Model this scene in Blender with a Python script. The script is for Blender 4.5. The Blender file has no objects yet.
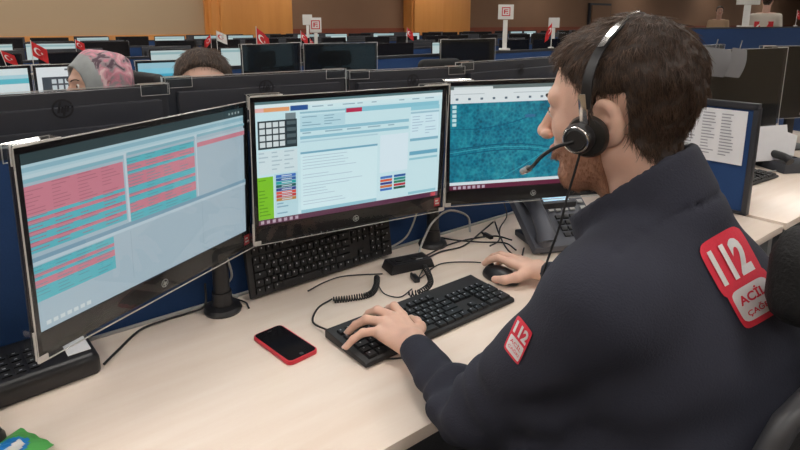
import bpy, bmesh, math, random
import numpy as np
from mathutils import Vector, Matrix, Euler
from mathutils.bvhtree import BVHTree
random.seed(5)
rng = np.random.default_rng(7)
PI = math.pi
R = math.radians
SC = bpy.context.scene
COL = SC.collection
D = 0.74                       # height of the desk tops above the floor

# ------------------------------------------------------------------ camera
CAM_P = Vector((0, 0, D + 0.663)); PITCH = R(12.3); HEAD = R(38.78); FPX = 585.0
cd = bpy.data.cameras.new('camera'); cam = bpy.data.objects.new('camera', cd); COL.objects.link(cam)
cam.location = CAM_P; cam.rotation_euler = (R(90) - PITCH, 0, -HEAD)
cd.sensor_width = 36; cd.lens = FPX / 800 * 36; cd.shift_y = -75 / 800; cd.clip_start = 0.02; cd.clip_end = 200
SC.camera = cam
SC.view_settings.view_transform = 'Standard'; SC.view_settings.look = 'None'
SC.view_settings.gamma = 1; SC.view_settings.use_curve_mapping = False
SC.view_settings.exposure = 0.0
# ------------------------------------------------------------------ world
w = bpy.data.worlds.new('world'); SC.world = w; w.use_nodes = True
w.node_tree.nodes['Background'].inputs[0].default_value = (0.9, 0.92, 1.0, 1)
w.node_tree.nodes['Background'].inputs[1].default_value = 0.12
LAMP = 12.0                    # ceiling panels: emission strength

# ------------------------------------------------------------------ materials
def mat(name, c, rough=0.5, metal=0.0, noise=0.0, nscale=40, bump=0.0, bscale=200, spec=0.5, coat=0.0, sss=0.0):
    m = bpy.data.materials.new(name); m.use_nodes = True; nt = m.node_tree
    b = nt.nodes['Principled BSDF']
    b.inputs['Base Color'].default_value = (*c, 1); b.inputs['Roughness'].default_value = rough
    b.inputs['Metallic'].default_value = metal; b.inputs['Specular IOR Level'].default_value = spec
    b.inputs['Coat Weight'].default_value = coat
    if sss:
        b.inputs['Subsurface Weight'].default_value = sss; b.inputs['Subsurface Radius'].default_value = (0.012, 0.005, 0.003)
        b.inputs['Subsurface Scale'].default_value = 1.0
    tc = nt.nodes.new('ShaderNodeTexCoord')
    if noise:
        n = nt.nodes.new('ShaderNodeTexNoise'); n.inputs['Scale'].default_value = nscale; n.inputs['Detail'].default_value = 4
        nt.links.new(tc.outputs['Object'], n.inputs['Vector'])
        mx = nt.nodes.new('ShaderNodeMix'); mx.data_type = 'RGBA'
        mx.inputs['A'].default_value = (*[x * (1 - noise) for x in c], 1); mx.inputs['B'].default_value = (*[min(1, x * (1 + noise)) for x in c], 1)
        nt.links.new(n.outputs['Fac'], mx.inputs['Factor']); nt.links.new(mx.outputs['Result'], b.inputs['Base Color'])
    if bump:
        n2 = nt.nodes.new('ShaderNodeTexNoise'); n2.inputs['Scale'].default_value = bscale; n2.inputs['Detail'].default_value = 3
        nt.links.new(tc.outputs['Object'], n2.inputs['Vector'])
        bp = nt.nodes.new('ShaderNodeBump'); bp.inputs['Strength'].default_value = bump; bp.inputs['Distance'].default_value = 0.002
        nt.links.new(n2.outputs['Fac'], bp.inputs['Height']); nt.links.new(bp.outputs['Normal'], b.inputs['Normal'])
    return m

def emis(name, c, s):
    m = mat(name, c, 0.6); b = m.node_tree.nodes['Principled BSDF']
    b.inputs['Emission Color'].default_value = (*c, 1); b.inputs['Emission Strength'].default_value = s
    return m

def wood(name, c1, c2, rough, scale, stretch=(1, 12, 1), coat=0.0, bump=0.0):
    m = mat(name, c1, rough, coat=coat); nt = m.node_tree; b = nt.nodes['Principled BSDF']
    tc = nt.nodes.new('ShaderNodeTexCoord'); mp = nt.nodes.new('ShaderNodeMapping'); mp.inputs['Scale'].default_value = stretch
    n = nt.nodes.new('ShaderNodeTexNoise'); n.inputs['Scale'].default_value = scale; n.inputs['Detail'].default_value = 6; n.inputs['Roughness'].default_value = 0.6
    r = nt.nodes.new('ShaderNodeValToRGB'); r.color_ramp.elements[0].position = 0.35; r.color_ramp.elements[1].position = 0.68
    r.color_ramp.elements[0].color = (*c1, 1); r.color_ramp.elements[1].color = (*c2, 1)
    nt.links.new(tc.outputs['Object'], mp.inputs['Vector']); nt.links.new(mp.outputs[0], n.inputs['Vector'])
    nt.links.new(n.outputs['Fac'], r.inputs[0]); nt.links.new(r.outputs[0], b.inputs['Base Color'])
    return m

M = {}
M['desk'] = wood('birch laminate', (0.87, 0.725, 0.61), (0.93, 0.805, 0.70), 0.25, 2.2, (1.2, 10, 1))
M['desk_edge'] = mat('desk edge', (0.62, 0.5, 0.36), 0.4, noise=0.06)
M['steel_grey'] = mat('grey steel', (0.35, 0.36, 0.37), 0.4, 0.6, noise=0.03)
M['black'] = mat('black plastic', (0.014, 0.014, 0.016), 0.38, noise=0.1, bump=0.05, bscale=900)
M['black_soft'] = mat('matt black plastic', (0.02, 0.02, 0.022), 0.6, noise=0.1, bump=0.08, bscale=700)
M['key'] = mat('key plastic', (0.012, 0.013, 0.015), 0.45, noise=0.05)
M['legend'] = mat('key legend', (0.35, 0.37, 0.4), 0.6, noise=0.02)
M['gloss'] = mat('glossy black bezel', (0.018, 0.015, 0.017), 0.26, noise=0.05)
M['shell'] = mat('dark monitor shell', (0.022, 0.024, 0.032), 0.42, noise=0.1, bump=0.04, bscale=800)
M['off_glass'] = mat('switched off screen', (0.008, 0.008, 0.010), 0.24, noise=0.03)
M['chrome'] = mat('chrome', (0.75, 0.75, 0.76), 0.16, 1.0, noise=0.02)
M['silver'] = mat('silver plastic', (0.5, 0.5, 0.5), 0.3, 0.5, noise=0.02)
M['blue'] = mat('blue felt panel', (0.012, 0.050, 0.16), 0.9, noise=0.18, nscale=300, bump=0.3, bscale=600)
M['rail'] = mat('dark panel rail', (0.03, 0.032, 0.04), 0.4, 0.2, noise=0.05)
M['floor'] = mat('dark carpet', (0.06, 0.062, 0.07), 0.95, noise=0.3, nscale=120, bump=0.4, bscale=400)
M['ceil'] = mat('ceiling board', (0.62, 0.6, 0.56), 0.9, noise=0.03)
M['wall_beige'] = mat('beige plaster', (0.46, 0.34, 0.215), 0.8, noise=0.05, nscale=0.6, bump=0.1, bscale=30)
M['wall_brown'] = mat('brown fabric wall', (0.24, 0.135, 0.08), 0.9, noise=0.15, nscale=0.5, bump=0.1, bscale=30)
M['wood_orange'] = wood('orange veneer', (0.66, 0.27, 0.065), (0.74, 0.33, 0.09), 0.35, 1.0, (3, 3, 0.3))
M['wood_trim'] = wood('orange trim', (0.62, 0.26, 0.07), (0.70, 0.32, 0.09), 0.4, 1.4, (0.6, 8, 8))
M['dado'] = mat('reddish dado', (0.22, 0.055, 0.025), 0.7, noise=0.15, nscale=3)
M['lamp'] = emis('unseen lamp diffuser', (1.0, 0.955, 0.90), LAMP)
M['white'] = mat('white plastic', (0.72, 0.71, 0.68), 0.45, noise=0.02)
M['paper'] = mat('paper', (0.74, 0.75, 0.78), 0.8, noise=0.03)
M['ink'] = mat('grey print', (0.32, 0.33, 0.37), 0.8, noise=0.05)
M['red'] = mat('red cloth', (0.62, 0.02, 0.025), 0.7, noise=0.08)
M['flag_white'] = mat('white cloth', (0.8, 0.78, 0.76), 0.7, noise=0.03)
M['red_ink'] = mat('red print', (0.6, 0.03, 0.05), 0.6, noise=0.04)
M['phone_red'] = mat('red phone case', (0.62, 0.022, 0.045), 0.38, noise=0.04)
M['phone_glass'] = mat('phone glass', (0.010, 0.010, 0.012), 0.12, noise=0.03)
M['cable'] = mat('black cable', (0.015, 0.015, 0.016), 0.45, noise=0.05)
M['cable_grey'] = mat('grey cable', (0.42, 0.42, 0.41), 0.5, noise=0.05)
M['ip_grey'] = mat('slate desk phone plastic', (0.085, 0.092, 0.115), 0.42, noise=0.06, bump=0.04, bscale=700)
M['ip_dark'] = mat('charcoal desk phone plastic', (0.045, 0.048, 0.058), 0.45, noise=0.06)
M['lcd'] = emis('phone display', (0.45, 0.68, 0.85), 0.8)
M['skin'] = mat('skin', (0.76, 0.475, 0.365), 0.5, noise=0.10, nscale=45, bump=0.12, bscale=260, sss=0.12)
M['skin_f'] = mat('lighter skin', (0.62, 0.37, 0.28), 0.5, noise=0.05, nscale=30, bump=0.05, bscale=300, sss=0.1)
M['nail'] = mat('fingernail', (0.80, 0.55, 0.46), 0.3, noise=0.02)
M['lip'] = mat('lips', (0.50, 0.19, 0.15), 0.45, noise=0.05)
M['hair'] = mat('dark brown hair', (0.030, 0.017, 0.011), 0.7, noise=0.4, nscale=60)
M['hair_tip'] = mat('brown hair strands', (0.090, 0.050, 0.030), 0.42, noise=0.5, nscale=70)
M['beard'] = mat('reddish beard', (0.40, 0.20, 0.125), 0.6, noise=0.3, nscale=160)
M['beard_tip'] = mat('reddish beard hairs', (0.30, 0.13, 0.065), 0.5, noise=0.4, nscale=120)
M['eye'] = mat('eye white', (0.8, 0.78, 0.75), 0.15, noise=0.02)
M['iris'] = mat('iris', (0.06, 0.03, 0.015), 0.1, noise=0.05)
M['jacket'] = mat('navy fleece', (0.024, 0.026, 0.042), 0.88, noise=0.20, nscale=14, bump=0.45, bscale=420)
M['jacket_trim'] = mat('navy rib knit', (0.022, 0.024, 0.036), 0.9, noise=0.1, nscale=50, bump=0.3, bscale=500)
M['trousers'] = mat('dark trousers', (0.025, 0.027, 0.035), 0.85, noise=0.15, nscale=30, bump=0.2, bscale=400)
M['leather'] = mat('black leather', (0.015, 0.014, 0.013), 0.35, noise=0.1, bump=0.15, bscale=300)
M['patch_red'] = mat('embroidered red patch', (0.70, 0.025, 0.055), 0.75, noise=0.08, nscale=300, bump=0.3, bscale=1500)
M['patch_white'] = mat('embroidered white patch', (0.74, 0.70, 0.70), 0.75, noise=0.05, nscale=300, bump=0.3, bscale=1500)
M['mesh_black'] = mat('chair mesh', (0.010, 0.010, 0.011), 0.75, noise=0.3, nscale=200, bump=0.6, bscale=260)
M['frame_grey'] = mat('chair frame', (0.05, 0.05, 0.055), 0.35, noise=0.05)
M['tee'] = mat('white tee shirt', (0.62, 0.56, 0.48), 0.85, noise=0.05)
M['tan'] = mat('tan cloth', (0.45, 0.30, 0.19), 0.85, noise=0.05)
M['orange_box'] = mat('orange banner cloth', (0.75, 0.14, 0.04), 0.7, noise=0.04)
M['green_foil'] = mat('green foil', (0.10, 0.42, 0.10), 0.3, noise=0.15, nscale=40)
M['blue_foil'] = mat('blue foil', (0.02, 0.20, 0.55), 0.3, noise=0.15, nscale=40)
M['scarf'] = mat('scarf', (0.5, 0.3, 0.33), 0.85)
def _scarf(m):
    nt = m.node_tree; b = nt.nodes['Principled BSDF']; tc = nt.nodes.new('ShaderNodeTexCoord')
    v = nt.nodes.new('ShaderNodeTexNoise'); v.inputs['Scale'].default_value = 17; v.inputs['Detail'].default_value = 4; v.inputs['Distortion'].default_value = 1.2
    r = nt.nodes.new('ShaderNodeValToRGB'); cr = r.color_ramp; cr.interpolation = 'EASE'
    cr.elements[0].position = 0.36; cr.elements[0].color = (0.10, 0.06, 0.08, 1); cr.elements[1].position = 0.7; cr.elements[1].color = (0.75, 0.55, 0.56, 1)
    for p, c in ((0.44, (0.32, 0.26, 0.28)), (0.50, (0.55, 0.22, 0.28)), (0.58, (0.62, 0.33, 0.38))):
        e = cr.elements.new(p); e.color = (*c, 1)
    nt.links.new(tc.outputs['Object'], v.inputs['Vector']); nt.links.new(v.outputs['Fac'], r.inputs[0]); nt.links.new(r.outputs[0], b.inputs['Base Color'])
_scarf(M['scarf'])
M['scarf_grey'] = mat('grey scarf hem', (0.30, 0.32, 0.32), 0.85, noise=0.15, nscale=40)

def clear_mat(name, tint, gl, rough):
    m = bpy.data.materials.new(name); m.use_nodes = True; nt = m.node_tree; nt.nodes.clear()
    o = nt.nodes.new('ShaderNodeOutputMaterial'); mx = nt.nodes.new('ShaderNodeMixShader')
    t = nt.nodes.new('ShaderNodeBsdfTransparent'); t.inputs[0].default_value = (*tint, 1)
    g = nt.nodes.new('ShaderNodeBsdfGlossy'); g.inputs['Roughness'].default_value = rough
    f = nt.nodes.new('ShaderNodeFresnel'); f.inputs['IOR'].default_value = gl
    ge = nt.nodes.new('ShaderNodeNewGeometry'); iv = nt.nodes.new('ShaderNodeMath'); iv.operation = 'SUBTRACT'; iv.inputs[0].default_value = 1.0
    ml = nt.nodes.new('ShaderNodeMath'); ml.operation = 'MULTIPLY'; nt.links.new(ge.outputs['Backfacing'], iv.inputs[1]); nt.links.new(iv.outputs[0], ml.inputs[0]); nt.links.new(f.outputs[0], ml.inputs[1])
    nt.links.new(ml.outputs[0], mx.inputs[0]); nt.links.new(t.outputs[0], mx.inputs[1]); nt.links.new(g.outputs[0], mx.inputs[2]); nt.links.new(mx.outputs[0], o.inputs[0])
    return m
M['clear'] = clear_mat('clear acrylic', (0.93, 0.95, 0.95), 1.45, 0.03)
M['edge_highlight'] = mat('acrylic edge highlight', (0.55, 0.53, 0.51), 0.15, noise=0.05)  # opaque pale bars: the acrylic's edge highlights put into the colour
M['foil_clear'] = clear_mat('clear wrapper', (0.9, 0.93, 0.95), 1.6, 0.15)

def screen_mat():
    m = bpy.data.materials.new('lit screen'); m.use_nodes = True; nt = m.node_tree; b = nt.nodes['Principled BSDF']
    a = nt.nodes.new('ShaderNodeVertexColor'); a.layer_name = 'Col'
    b.inputs['Base Color'].default_value = (0.02, 0.02, 0.02, 1); b.inputs['Roughness'].default_value = 0.35
    nt.links.new(a.outputs[0], b.inputs['Emission Color']); b.inputs['Emission Strength'].default_value = 1.0
    return m
M['screen'] = screen_mat()
def map_mat():
    m = bpy.data.materials.new('satellite map on screen'); m.use_nodes = True; nt = m.node_tree; b = nt.nodes['Principled BSDF']
    b.inputs['Base Color'].default_value = (0.02, 0.02, 0.02, 1); b.inputs['Roughness'].default_value = 0.35
    tc = nt.nodes.new('ShaderNodeTexCoord')
    n = nt.nodes.new('ShaderNodeTexNoise'); n.inputs['Scale'].default_value = 15; n.inputs['Detail'].default_value = 10; n.inputs['Roughness'].default_value = 0.72
    v = nt.nodes.new('ShaderNodeTexVoronoi'); v.inputs['Scale'].default_value = 110; v.feature = 'F1'
    ad = nt.nodes.new('ShaderNodeMath'); ad.operation = 'MULTIPLY_ADD'; ad.inputs[1].default_value = 0.32
    r = nt.nodes.new('ShaderNodeValToRGB'); cr = r.color_ramp
    cr.elements[0].position = 0.38; cr.elements[0].color = (0.001, 0.060, 0.115, 1); cr.elements[1].position = 0.92; cr.elements[1].color = (0.03, 0.34, 0.41, 1)
    e = cr.elements.new(0.62); e.color = (0.002, 0.165, 0.26, 1)
    nt.links.new(tc.outputs['Object'], n.inputs['Vector']); nt.links.new(tc.outputs['Object'], v.inputs['Vector'])
    nt.links.new(v.outputs['Distance'], ad.inputs[0]); nt.links.new(n.outputs['Fac'], ad.inputs[2]); nt.links.new(ad.outputs[0], r.inputs[0])
    nt.links.new(r.outputs[0], b.inputs['Emission Color']); b.inputs['Emission Strength'].default_value = 1.0
    return m
M['map'] = map_mat()

# ------------------------------------------------------------------ mesh helpers
class MB:
    """collects geometry and builds ONE mesh object"""
    def __init__(s): s.v = []; s.f = []; s.m = []; s.c = []
    def add(s, vs, fs, mi=0, X=None, col=None):
        n = len(s.v)
        for p in vs:
            p = Vector(p); s.v.append(X @ p if X else p)
        for f in fs: s.f.append([i + n for i in f]); s.m.append(mi); s.c.append(col)
        return s
    def box(s, c, d, mi=0, X=None, taper=1.0, col=None):
        x, y, z = c; a, b, h = d[0] / 2, d[1] / 2, d[2] / 2; t = taper
        vs = [(x - a, y - b, z - h), (x + a, y - b, z - h), (x + a, y + b, z - h), (x - a, y + b, z - h),
              (x - a * t, y - b * t, z + h), (x + a * t, y - b * t, z + h), (x + a * t, y + b * t, z + h), (x - a * t, y + b * t, z + h)]
        return s.add(vs, [(0, 3, 2, 1), (4, 5, 6, 7), (0, 1, 5, 4), (1, 2, 6, 5), (2, 3, 7, 6), (3, 0, 4, 7)], mi, X, col)
    def quad(s, x0, z0, x1, z1, y, mi=0, X=None, col=None):
        return s.add([(x0, y, z0), (x1, y, z0), (x1, y, z1), (x0, y, z1)], [(0, 1, 2, 3)], mi, X, col)
    def cyl(s, a, b, r1, r2=None, n=20, mi=0, X=None, cap=True):
        a = Vector(a); b = Vector(b); r2 = r1 if r2 is None else r2
        q = (b - a).to_track_quat('Z', 'Y'); vs = []
        for p, r in ((a, r1), (b, r2)):
            for i in range(n): vs.append(p + q @ Vector((r * math.cos(2 * PI * i / n), r * math.sin(2 * PI * i / n), 0)))
        fs = [(i, (i + 1) % n, n + (i + 1) % n, n + i) for i in range(n)]
        if cap: fs += [tuple(range(n - 1, -1, -1)), tuple(range(n, 2 * n))]
        return s.add(vs, fs, mi, X)
    def lathe(s, prof, n=28, mi=0, X=None):
        vs = []; k = len(prof)
        for r, z in prof:
            for i in range(n): vs.append((r * math.cos(2 * PI * i / n), r * math.sin(2 * PI * i / n), z))
        fs = []
        for j in range(k - 1):
            for i in range(n): fs.append((j * n + i, j * n + (i + 1) % n, (j + 1) * n + (i + 1) % n, (j + 1) * n + i))
        fs += [tuple(range(n - 1, -1, -1)), tuple((k - 1) * n + i for i in range(n))]
        return s.add(vs, fs, mi, X)
    def tube(s, pts, r, n=8, mi=0, X=None, cyc=False):
        pts = [Vector(p) for p in pts]; k = len(pts); rs = r if isinstance(r, (list, tuple)) else [r] * k
        vs = []; up = Vector((0.13, 0.21, 0.97)); prev = None
        for i, p in enumerate(pts):
            t = (pts[min(i + 1, k - 1)] - pts[max(i - 1, 0)]) if not cyc else (pts[(i + 1) % k] - pts[i - 1])
            t.normalize()
            if prev is None: nrm = up.cross(t); nrm.normalize()
            else: nrm = prev - t * prev.dot(t); nrm.normalize()
            prev = nrm; bn = t.cross(nrm)
            for j in range(n):
                a = 2 * PI * j / n; vs.append(p + (nrm * math.cos(a) + bn * math.sin(a)) * rs[i])
        fs = []
        for i in range(k - 1 if not cyc else k):
            for j in range(n):
                i2 = (i + 1) % k; fs.append((i * n + j, i * n + (j + 1) % n, i2 * n + (j + 1) % n, i2 * n + j))
        if not cyc: fs += [tuple(range(n - 1, -1, -1)), tuple((k - 1) * n + j for j in range(n))]
        return s.add(vs, fs, mi, X)
    def extr(s, outline, y0, y1, mi=0, X=None):
        """outline in local x,z, extruded along y"""
        n = len(outline); vs = [(x, y0, z) for x, z in outline] + [(x, y1, z) for x, z in outline]
        fs = [tuple(range(n)), tuple(range(2 * n - 1, n - 1, -1))] + [(i, i + n, (i + 1) % n + n, (i + 1) % n) for i in range(n)]
        return s.add(vs, fs, mi, X)
    def build(s, name, mats, parent=None, smooth=False, bevel=0, seg=2, sharp=40):
        me = bpy.data.meshes.new(name); me.from_pydata([tuple(p) for p in s.v], [], s.f)
        mats = mats if isinstance(mats, (list, tuple)) else [mats]
        for m in mats: me.materials.append(m)
        for p, i in zip(me.polygons, s.m): p.material_index = i; p.use_smooth = smooth
        if any(c is not None for c in s.c):
            ca = me.color_attributes.new('Col', 'FLOAT_COLOR', 'CORNER')
            for p, c in zip(me.polygons, s.c):
                for li in p.loop_indices: ca.data[li].color = (*(c or (0, 0, 0)), 1)
        if bevel:
            bm = bmesh.new(); bm.from_mesh(me)
            es = [e for e in bm.edges if len(e.link_faces) == 2 and e.calc_face_angle(0) > R(35)]
            bmesh.ops.bevel(bm, geom=es, offset=bevel, segments=seg, affect='EDGES', profile=0.6, clamp_overlap=True)
            for f in bm.faces: f.smooth = True
            bm.to_mesh(me); bm.free(); smooth = True
        me.update()
        if smooth: me.set_sharp_from_angle(angle=R(sharp))
        o = bpy.data.objects.new(name, me); COL.objects.link(o)
        if parent: o.parent = parent
        return o

def tag(o, label=None, cat=None, group=None, kind=None):
    if label: o['label'] = label
    if cat: o['category'] = cat
    if group: o['group'] = group
    if kind: o['kind'] = kind
    return o
def thing(name, label, cat, loc=(0, 0, 0), rz=0.0, group=None):
    o = bpy.data.objects.new(name, None); COL.objects.link(o); o.location = loc; o.rotation_euler = (0, 0, rz)
    o.empty_display_size = 0.05
    return tag(o, label, cat, group)
def copy_tree(o, parent=None):
    c = o.copy(); COL.objects.link(c)
    if parent: c.parent = parent
    for ch in list(o.children): copy_tree(ch, c)
    return c
def dup(o, loc, rz, label, group=None):
    c = copy_tree(o); c.location = loc; c.rotation_euler = (0, 0, rz); c['label'] = label
    if group: c['group'] = group
    elif 'group' in c: del c['group']
    return c
def spline(pts, n=10):
    P = [Vector(p) for p in pts]; P = [P[0] * 2 - P[1]] + P + [P[-1] * 2 - P[-2]]; out = []
    for i in range(1, len(P) - 2):
        for k in range(n):
            t = k / n; a, b, c, d = P[i - 1], P[i], P[i + 1], P[i + 2]
            out.append(0.5 * ((2 * b) + (c - a) * t + (2 * a - 5 * b + 4 * c - d) * t * t + (3 * b - a - 3 * c + d) * t ** 3))
    out.append(P[-2]); return out
def rrect(w_, h_, r, n=6, cx=0, cy=0):
    o = []
    for sx, sy, a0 in ((1, 1, 0), (-1, 1, 90), (-1, -1, 180), (1, -1, 270)):
        for k in range(n + 1):
            a = R(a0 + 90 * k / n); o.append((cx + sx * (w_ / 2 - r) + r * math.cos(a), cy + sy * (h_ / 2 - r) + r * math.sin(a)))
    return o
def text_tris(txt, bold=0.0):
    """flat triangles of a piece of writing, unit height, centred"""
    cu = bpy.data.curves.new('t', 'FONT'); cu.body = txt; cu.align_x = 'CENTER'; cu.align_y = 'CENTER'; cu.resolution_u = 3; cu.offset = bold
    o = bpy.data.objects.new('t', cu); COL.objects.link(o); bpy.context.view_layer.update()
    me = o.evaluated_get(bpy.context.evaluated_depsgraph_get()).to_mesh()
    vs = [tuple(v.co) for v in me.vertices]; fs = [tuple(p.vertices) for p in me.polygons]
    o.evaluated_get(bpy.context.evaluated_depsgraph_get()).to_mesh_clear()
    bpy.data.objects.remove(o); bpy.data.curves.remove(cu)
    ys = [v[1] for v in vs]; xs = [v[0] for v in vs]; h = max(ys) - min(ys); cy = (max(ys) + min(ys)) / 2; cx = (max(xs) + min(xs)) / 2
    return [((x - cx) / h, (y - cy) / h) for x, y, z in vs], fs
def hp_mark(mb, cx, cz, r, y, mi, X=None, col=None):
    """round monitor emblem with two slanted letters, facing -y"""
    for k in range(24):
        a0 = 2 * PI * k / 24; a1 = 2 * PI * (k + 1) / 24
        mb.add([(cx + q * r * math.cos(a), y, cz + q * r * math.sin(a)) for a, q in ((a0, 1), (a1, 1), (a1, .82), (a0, .82))], [(0, 1, 2, 3)], mi, X, col)
    def bar(x0, z0, x1, z1, t=.11):
        mb.add([(cx + x * r, y, cz + z * r) for x, z in ((x0 - t, z0), (x0 + t, z0), (x1 + t, z1), (x1 - t, z1))], [(0, 1, 2, 3)], mi, X, col)
    bar(-.45, -.45, -.15, .75); bar(-.12, -.45, .02, .2); bar(-.28, .12, 0, .14, .14)
    bar(.02, -.75, .32, .35); bar(.40, -.35, .52, .25); bar(.16, -.36, .34, -.34, .14)

# ------------------------------------------------------------------ implicit surfaces for people
def grid(lo, hi, h):
    ax = [np.arange(lo[i], hi[i] + h, h, dtype=np.float32) for i in range(3)]
    X, Y, Z = np.meshgrid(*ax, indexing='ij'); return (X, Y, Z), np.array(lo, float), h
def smin(a, b, k):
    t = np.clip(0.5 + 0.5 * (b - a) / k, 0, 1); return b * (1 - t) + a * t - k * t * (1 - t)
def smax(a, b, k): return -smin(-a, -b, k)
def cone(P, a, b, r1, r2):
    a = np.array(a, np.float32); b = np.array(b, np.float32); d = b - a; L = float(d @ d)
    x, y, z = P[0] - a[0], P[1] - a[1], P[2] - a[2]
    t = np.clip((x * d[0] + y * d[1] + z * d[2]) / L, 0, 1)
    return np.sqrt((x - t * d[0]) ** 2 + (y - t * d[1]) ** 2 + (z - t * d[2]) ** 2) - (r1 + t * (r2 - r1))
def ell(P, c, r, rot=None):
    x, y, z = P[0] - c[0], P[1] - c[1], P[2] - c[2]
    if rot is not None:
        m = np.array(rot.transposed(), np.float32); x, y, z = (m[i][0] * x + m[i][1] * y + m[i][2] * z for i in range(3))
    k0 = np.sqrt((x / r[0]) ** 2 + (y / r[1]) ** 2 + (z / r[2]) ** 2) + 1e-6
    k1 = np.sqrt((x / r[0] ** 2) ** 2 + (y / r[1] ** 2) ** 2 + (z / r[2] ** 2) ** 2) + 1e-6
    return k0 * (k0 - 1) / k1
def nets(F, lo, h):
    """surface nets: vertices and quads of the zero surface of F"""
    F = F.astype(np.float32); S = F < 0; nx, ny, nz = F.shape
    cs = np.zeros((nx - 1, ny - 1, nz - 1), np.int8); acc = {}
    for dx in (0, 1):
        for dy in (0, 1):
            for dz in (0, 1): cs += S[dx:nx - 1 + dx, dy:ny - 1 + dy, dz:nz - 1 + dz]
    act = (cs > 0) & (cs < 8); idx = np.argwhere(act); N = len(idx)
    ids = np.full(act.shape, -1, np.int64); ids[act] = np.arange(N)
    pos = np.zeros((N, 3)); cnt = np.zeros(N)
    C = [(a, b, c) for a in (0, 1) for b in (0, 1) for c in (0, 1)]
    for p in C:
        for ax in range(3):
            if p[ax]: continue
            q = list(p); q[ax] = 1
            fa = F[idx[:, 0] + p[0], idx[:, 1] + p[1], idx[:, 2] + p[2]]; fb = F[idx[:, 0] + q[0], idx[:, 1] + q[1], idx[:, 2] + q[2]]
            m = (fa < 0) != (fb < 0); t = np.where(m, fa / np.where(m, fa - fb, 1), 0)
            e = np.tile(np.array(p, float), (N, 1)); e[:, ax] += t
            pos += e * m[:, None]; cnt += m
    V = lo + h * (idx + pos / cnt[:, None]); Q = []
    for ax in range(3):
        o = [i for i in range(3) if i != ax]
        sl = [slice(1, n - 1) for n in (nx, ny, nz)]; sl[ax] = slice(0, (nx, ny, nz)[ax] - 1); A = S[tuple(sl)]
        s2 = list(sl); s2[ax] = slice(1, (nx, ny, nz)[ax]); B = S[tuple(s2)]
        e = np.argwhere(A != B); off = np.ones(3, int); off[ax] = 0; g = e + off
        inside = A[e[:, 0], e[:, 1], e[:, 2]]
        def cid(d1, d2):
            k = g.copy(); k[:, o[0]] -= d1; k[:, o[1]] -= d2; return ids[k[:, 0], k[:, 1], k[:, 2]]
        q = np.stack([cid(1, 1), cid(0, 1), cid(0, 0), cid(1, 0)], 1)
        flip = ~inside if ax != 1 else inside
        q[flip] = q[flip][:, ::-1]; Q.append(q)
    Q = np.concatenate(Q); Q = Q[(Q >= 0).all(1)]
    return V, Q
def vnoise(P, scale, seed=0):
    r = np.random.default_rng(seed); T = r.random((16, 16, 16)).astype(np.float32)
    g = [p * scale for p in P]; i0 = [np.floor(a).astype(int) for a in g]; f = [a - b for a, b in zip(g, i0)]; f = [a * a * (3 - 2 * a) for a in f]
    out = 0
    for dx in (0, 1):
        for dy in (0, 1):
            for dz in (0, 1):
                out = out + T[(i0[0] + dx) % 16, (i0[1] + dy) % 16, (i0[2] + dz) % 16] * (f[0] if dx else 1 - f[0]) * (f[1] if dy else 1 - f[1]) * (f[2] if dz else 1 - f[2])
    return out - 0.5
def np_obj(name, parts, mats, parent=None, smooth_iter=0):
    """parts: list of (V, Q, material index or array)"""
    Vs = []; Fs = []; Ms = []; n = 0
    for V, Q, mi in parts:
        Vs.append(V); Fs.append(Q + n); Ms.append(np.full(len(Q), mi) if np.isscalar(mi) else mi); n += len(V)
    V = np.concatenate(Vs); Q = np.concatenate(Fs); mi = np.concatenate(Ms)
    me = bpy.data.meshes.new(name); me.vertices.add(len(V)); me.vertices.foreach_set('co', V.astype(np.float32).ravel())
    me.loops.add(len(Q) * 4); me.loops.foreach_set('vertex_index', Q.astype(np.int32).ravel())
    me.polygons.add(len(Q)); me.polygons.foreach_set('loop_start', np.arange(0, len(Q) * 4, 4, dtype=np.int32))
    me.polygons.foreach_set('loop_total', np.full(len(Q), 4, np.int32))
    for m in (mats if isinstance(mats, (list, tuple)) else [mats]): me.materials.append(m)
    me.update(calc_edges=True); me.validate()
    me.polygons.foreach_set('material_index', mi.astype(np.int32)[:len(me.polygons)]); me.polygons.foreach_set('use_smooth', np.ones(len(me.polygons), bool))
    o = bpy.data.objects.new(name, me); COL.objects.link(o)
    if parent: o.parent = parent
    return o
def relax(V, Q, it=2, lam=0.5):
    for _ in range(it):
        S = np.zeros_like(V); c = np.zeros(len(V))
        for a, b in ((0, 1), (1, 2), (2, 3), (3, 0)):
            np.add.at(S, Q[:, a], V[Q[:, b]]); np.add.at(S, Q[:, b], V[Q[:, a]]); np.add.at(c, Q[:, a], 1); np.add.at(c, Q[:, b], 1)
        V = V + lam * (S / np.maximum(c, 1)[:, None] - V)
    return V
def xf(V, Mx): A = np.array(Mx); return V @ A[:3, :3].T + A[:3, 3]

def pix(px, py, zrel=None, y=None, t=None):
    """a point of the place seen in direction px,py: on a level plane, an upright plane or at a distance"""
    fw = Vector((math.sin(HEAD) * math.cos(PITCH), math.cos(HEAD) * math.cos(PITCH), -math.sin(PITCH)))
    rt = Vector((math.cos(HEAD), -math.sin(HEAD), 0)); up = rt.cross(fw)
    d = fw + rt * ((px - 400) / FPX) - up * ((py - 150) / FPX)
    if zrel is not None: t = (zrel + D - CAM_P.z) / d.z
    if y is not None: t = y / d.y
    return d if t is None else CAM_P + d * t

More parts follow.
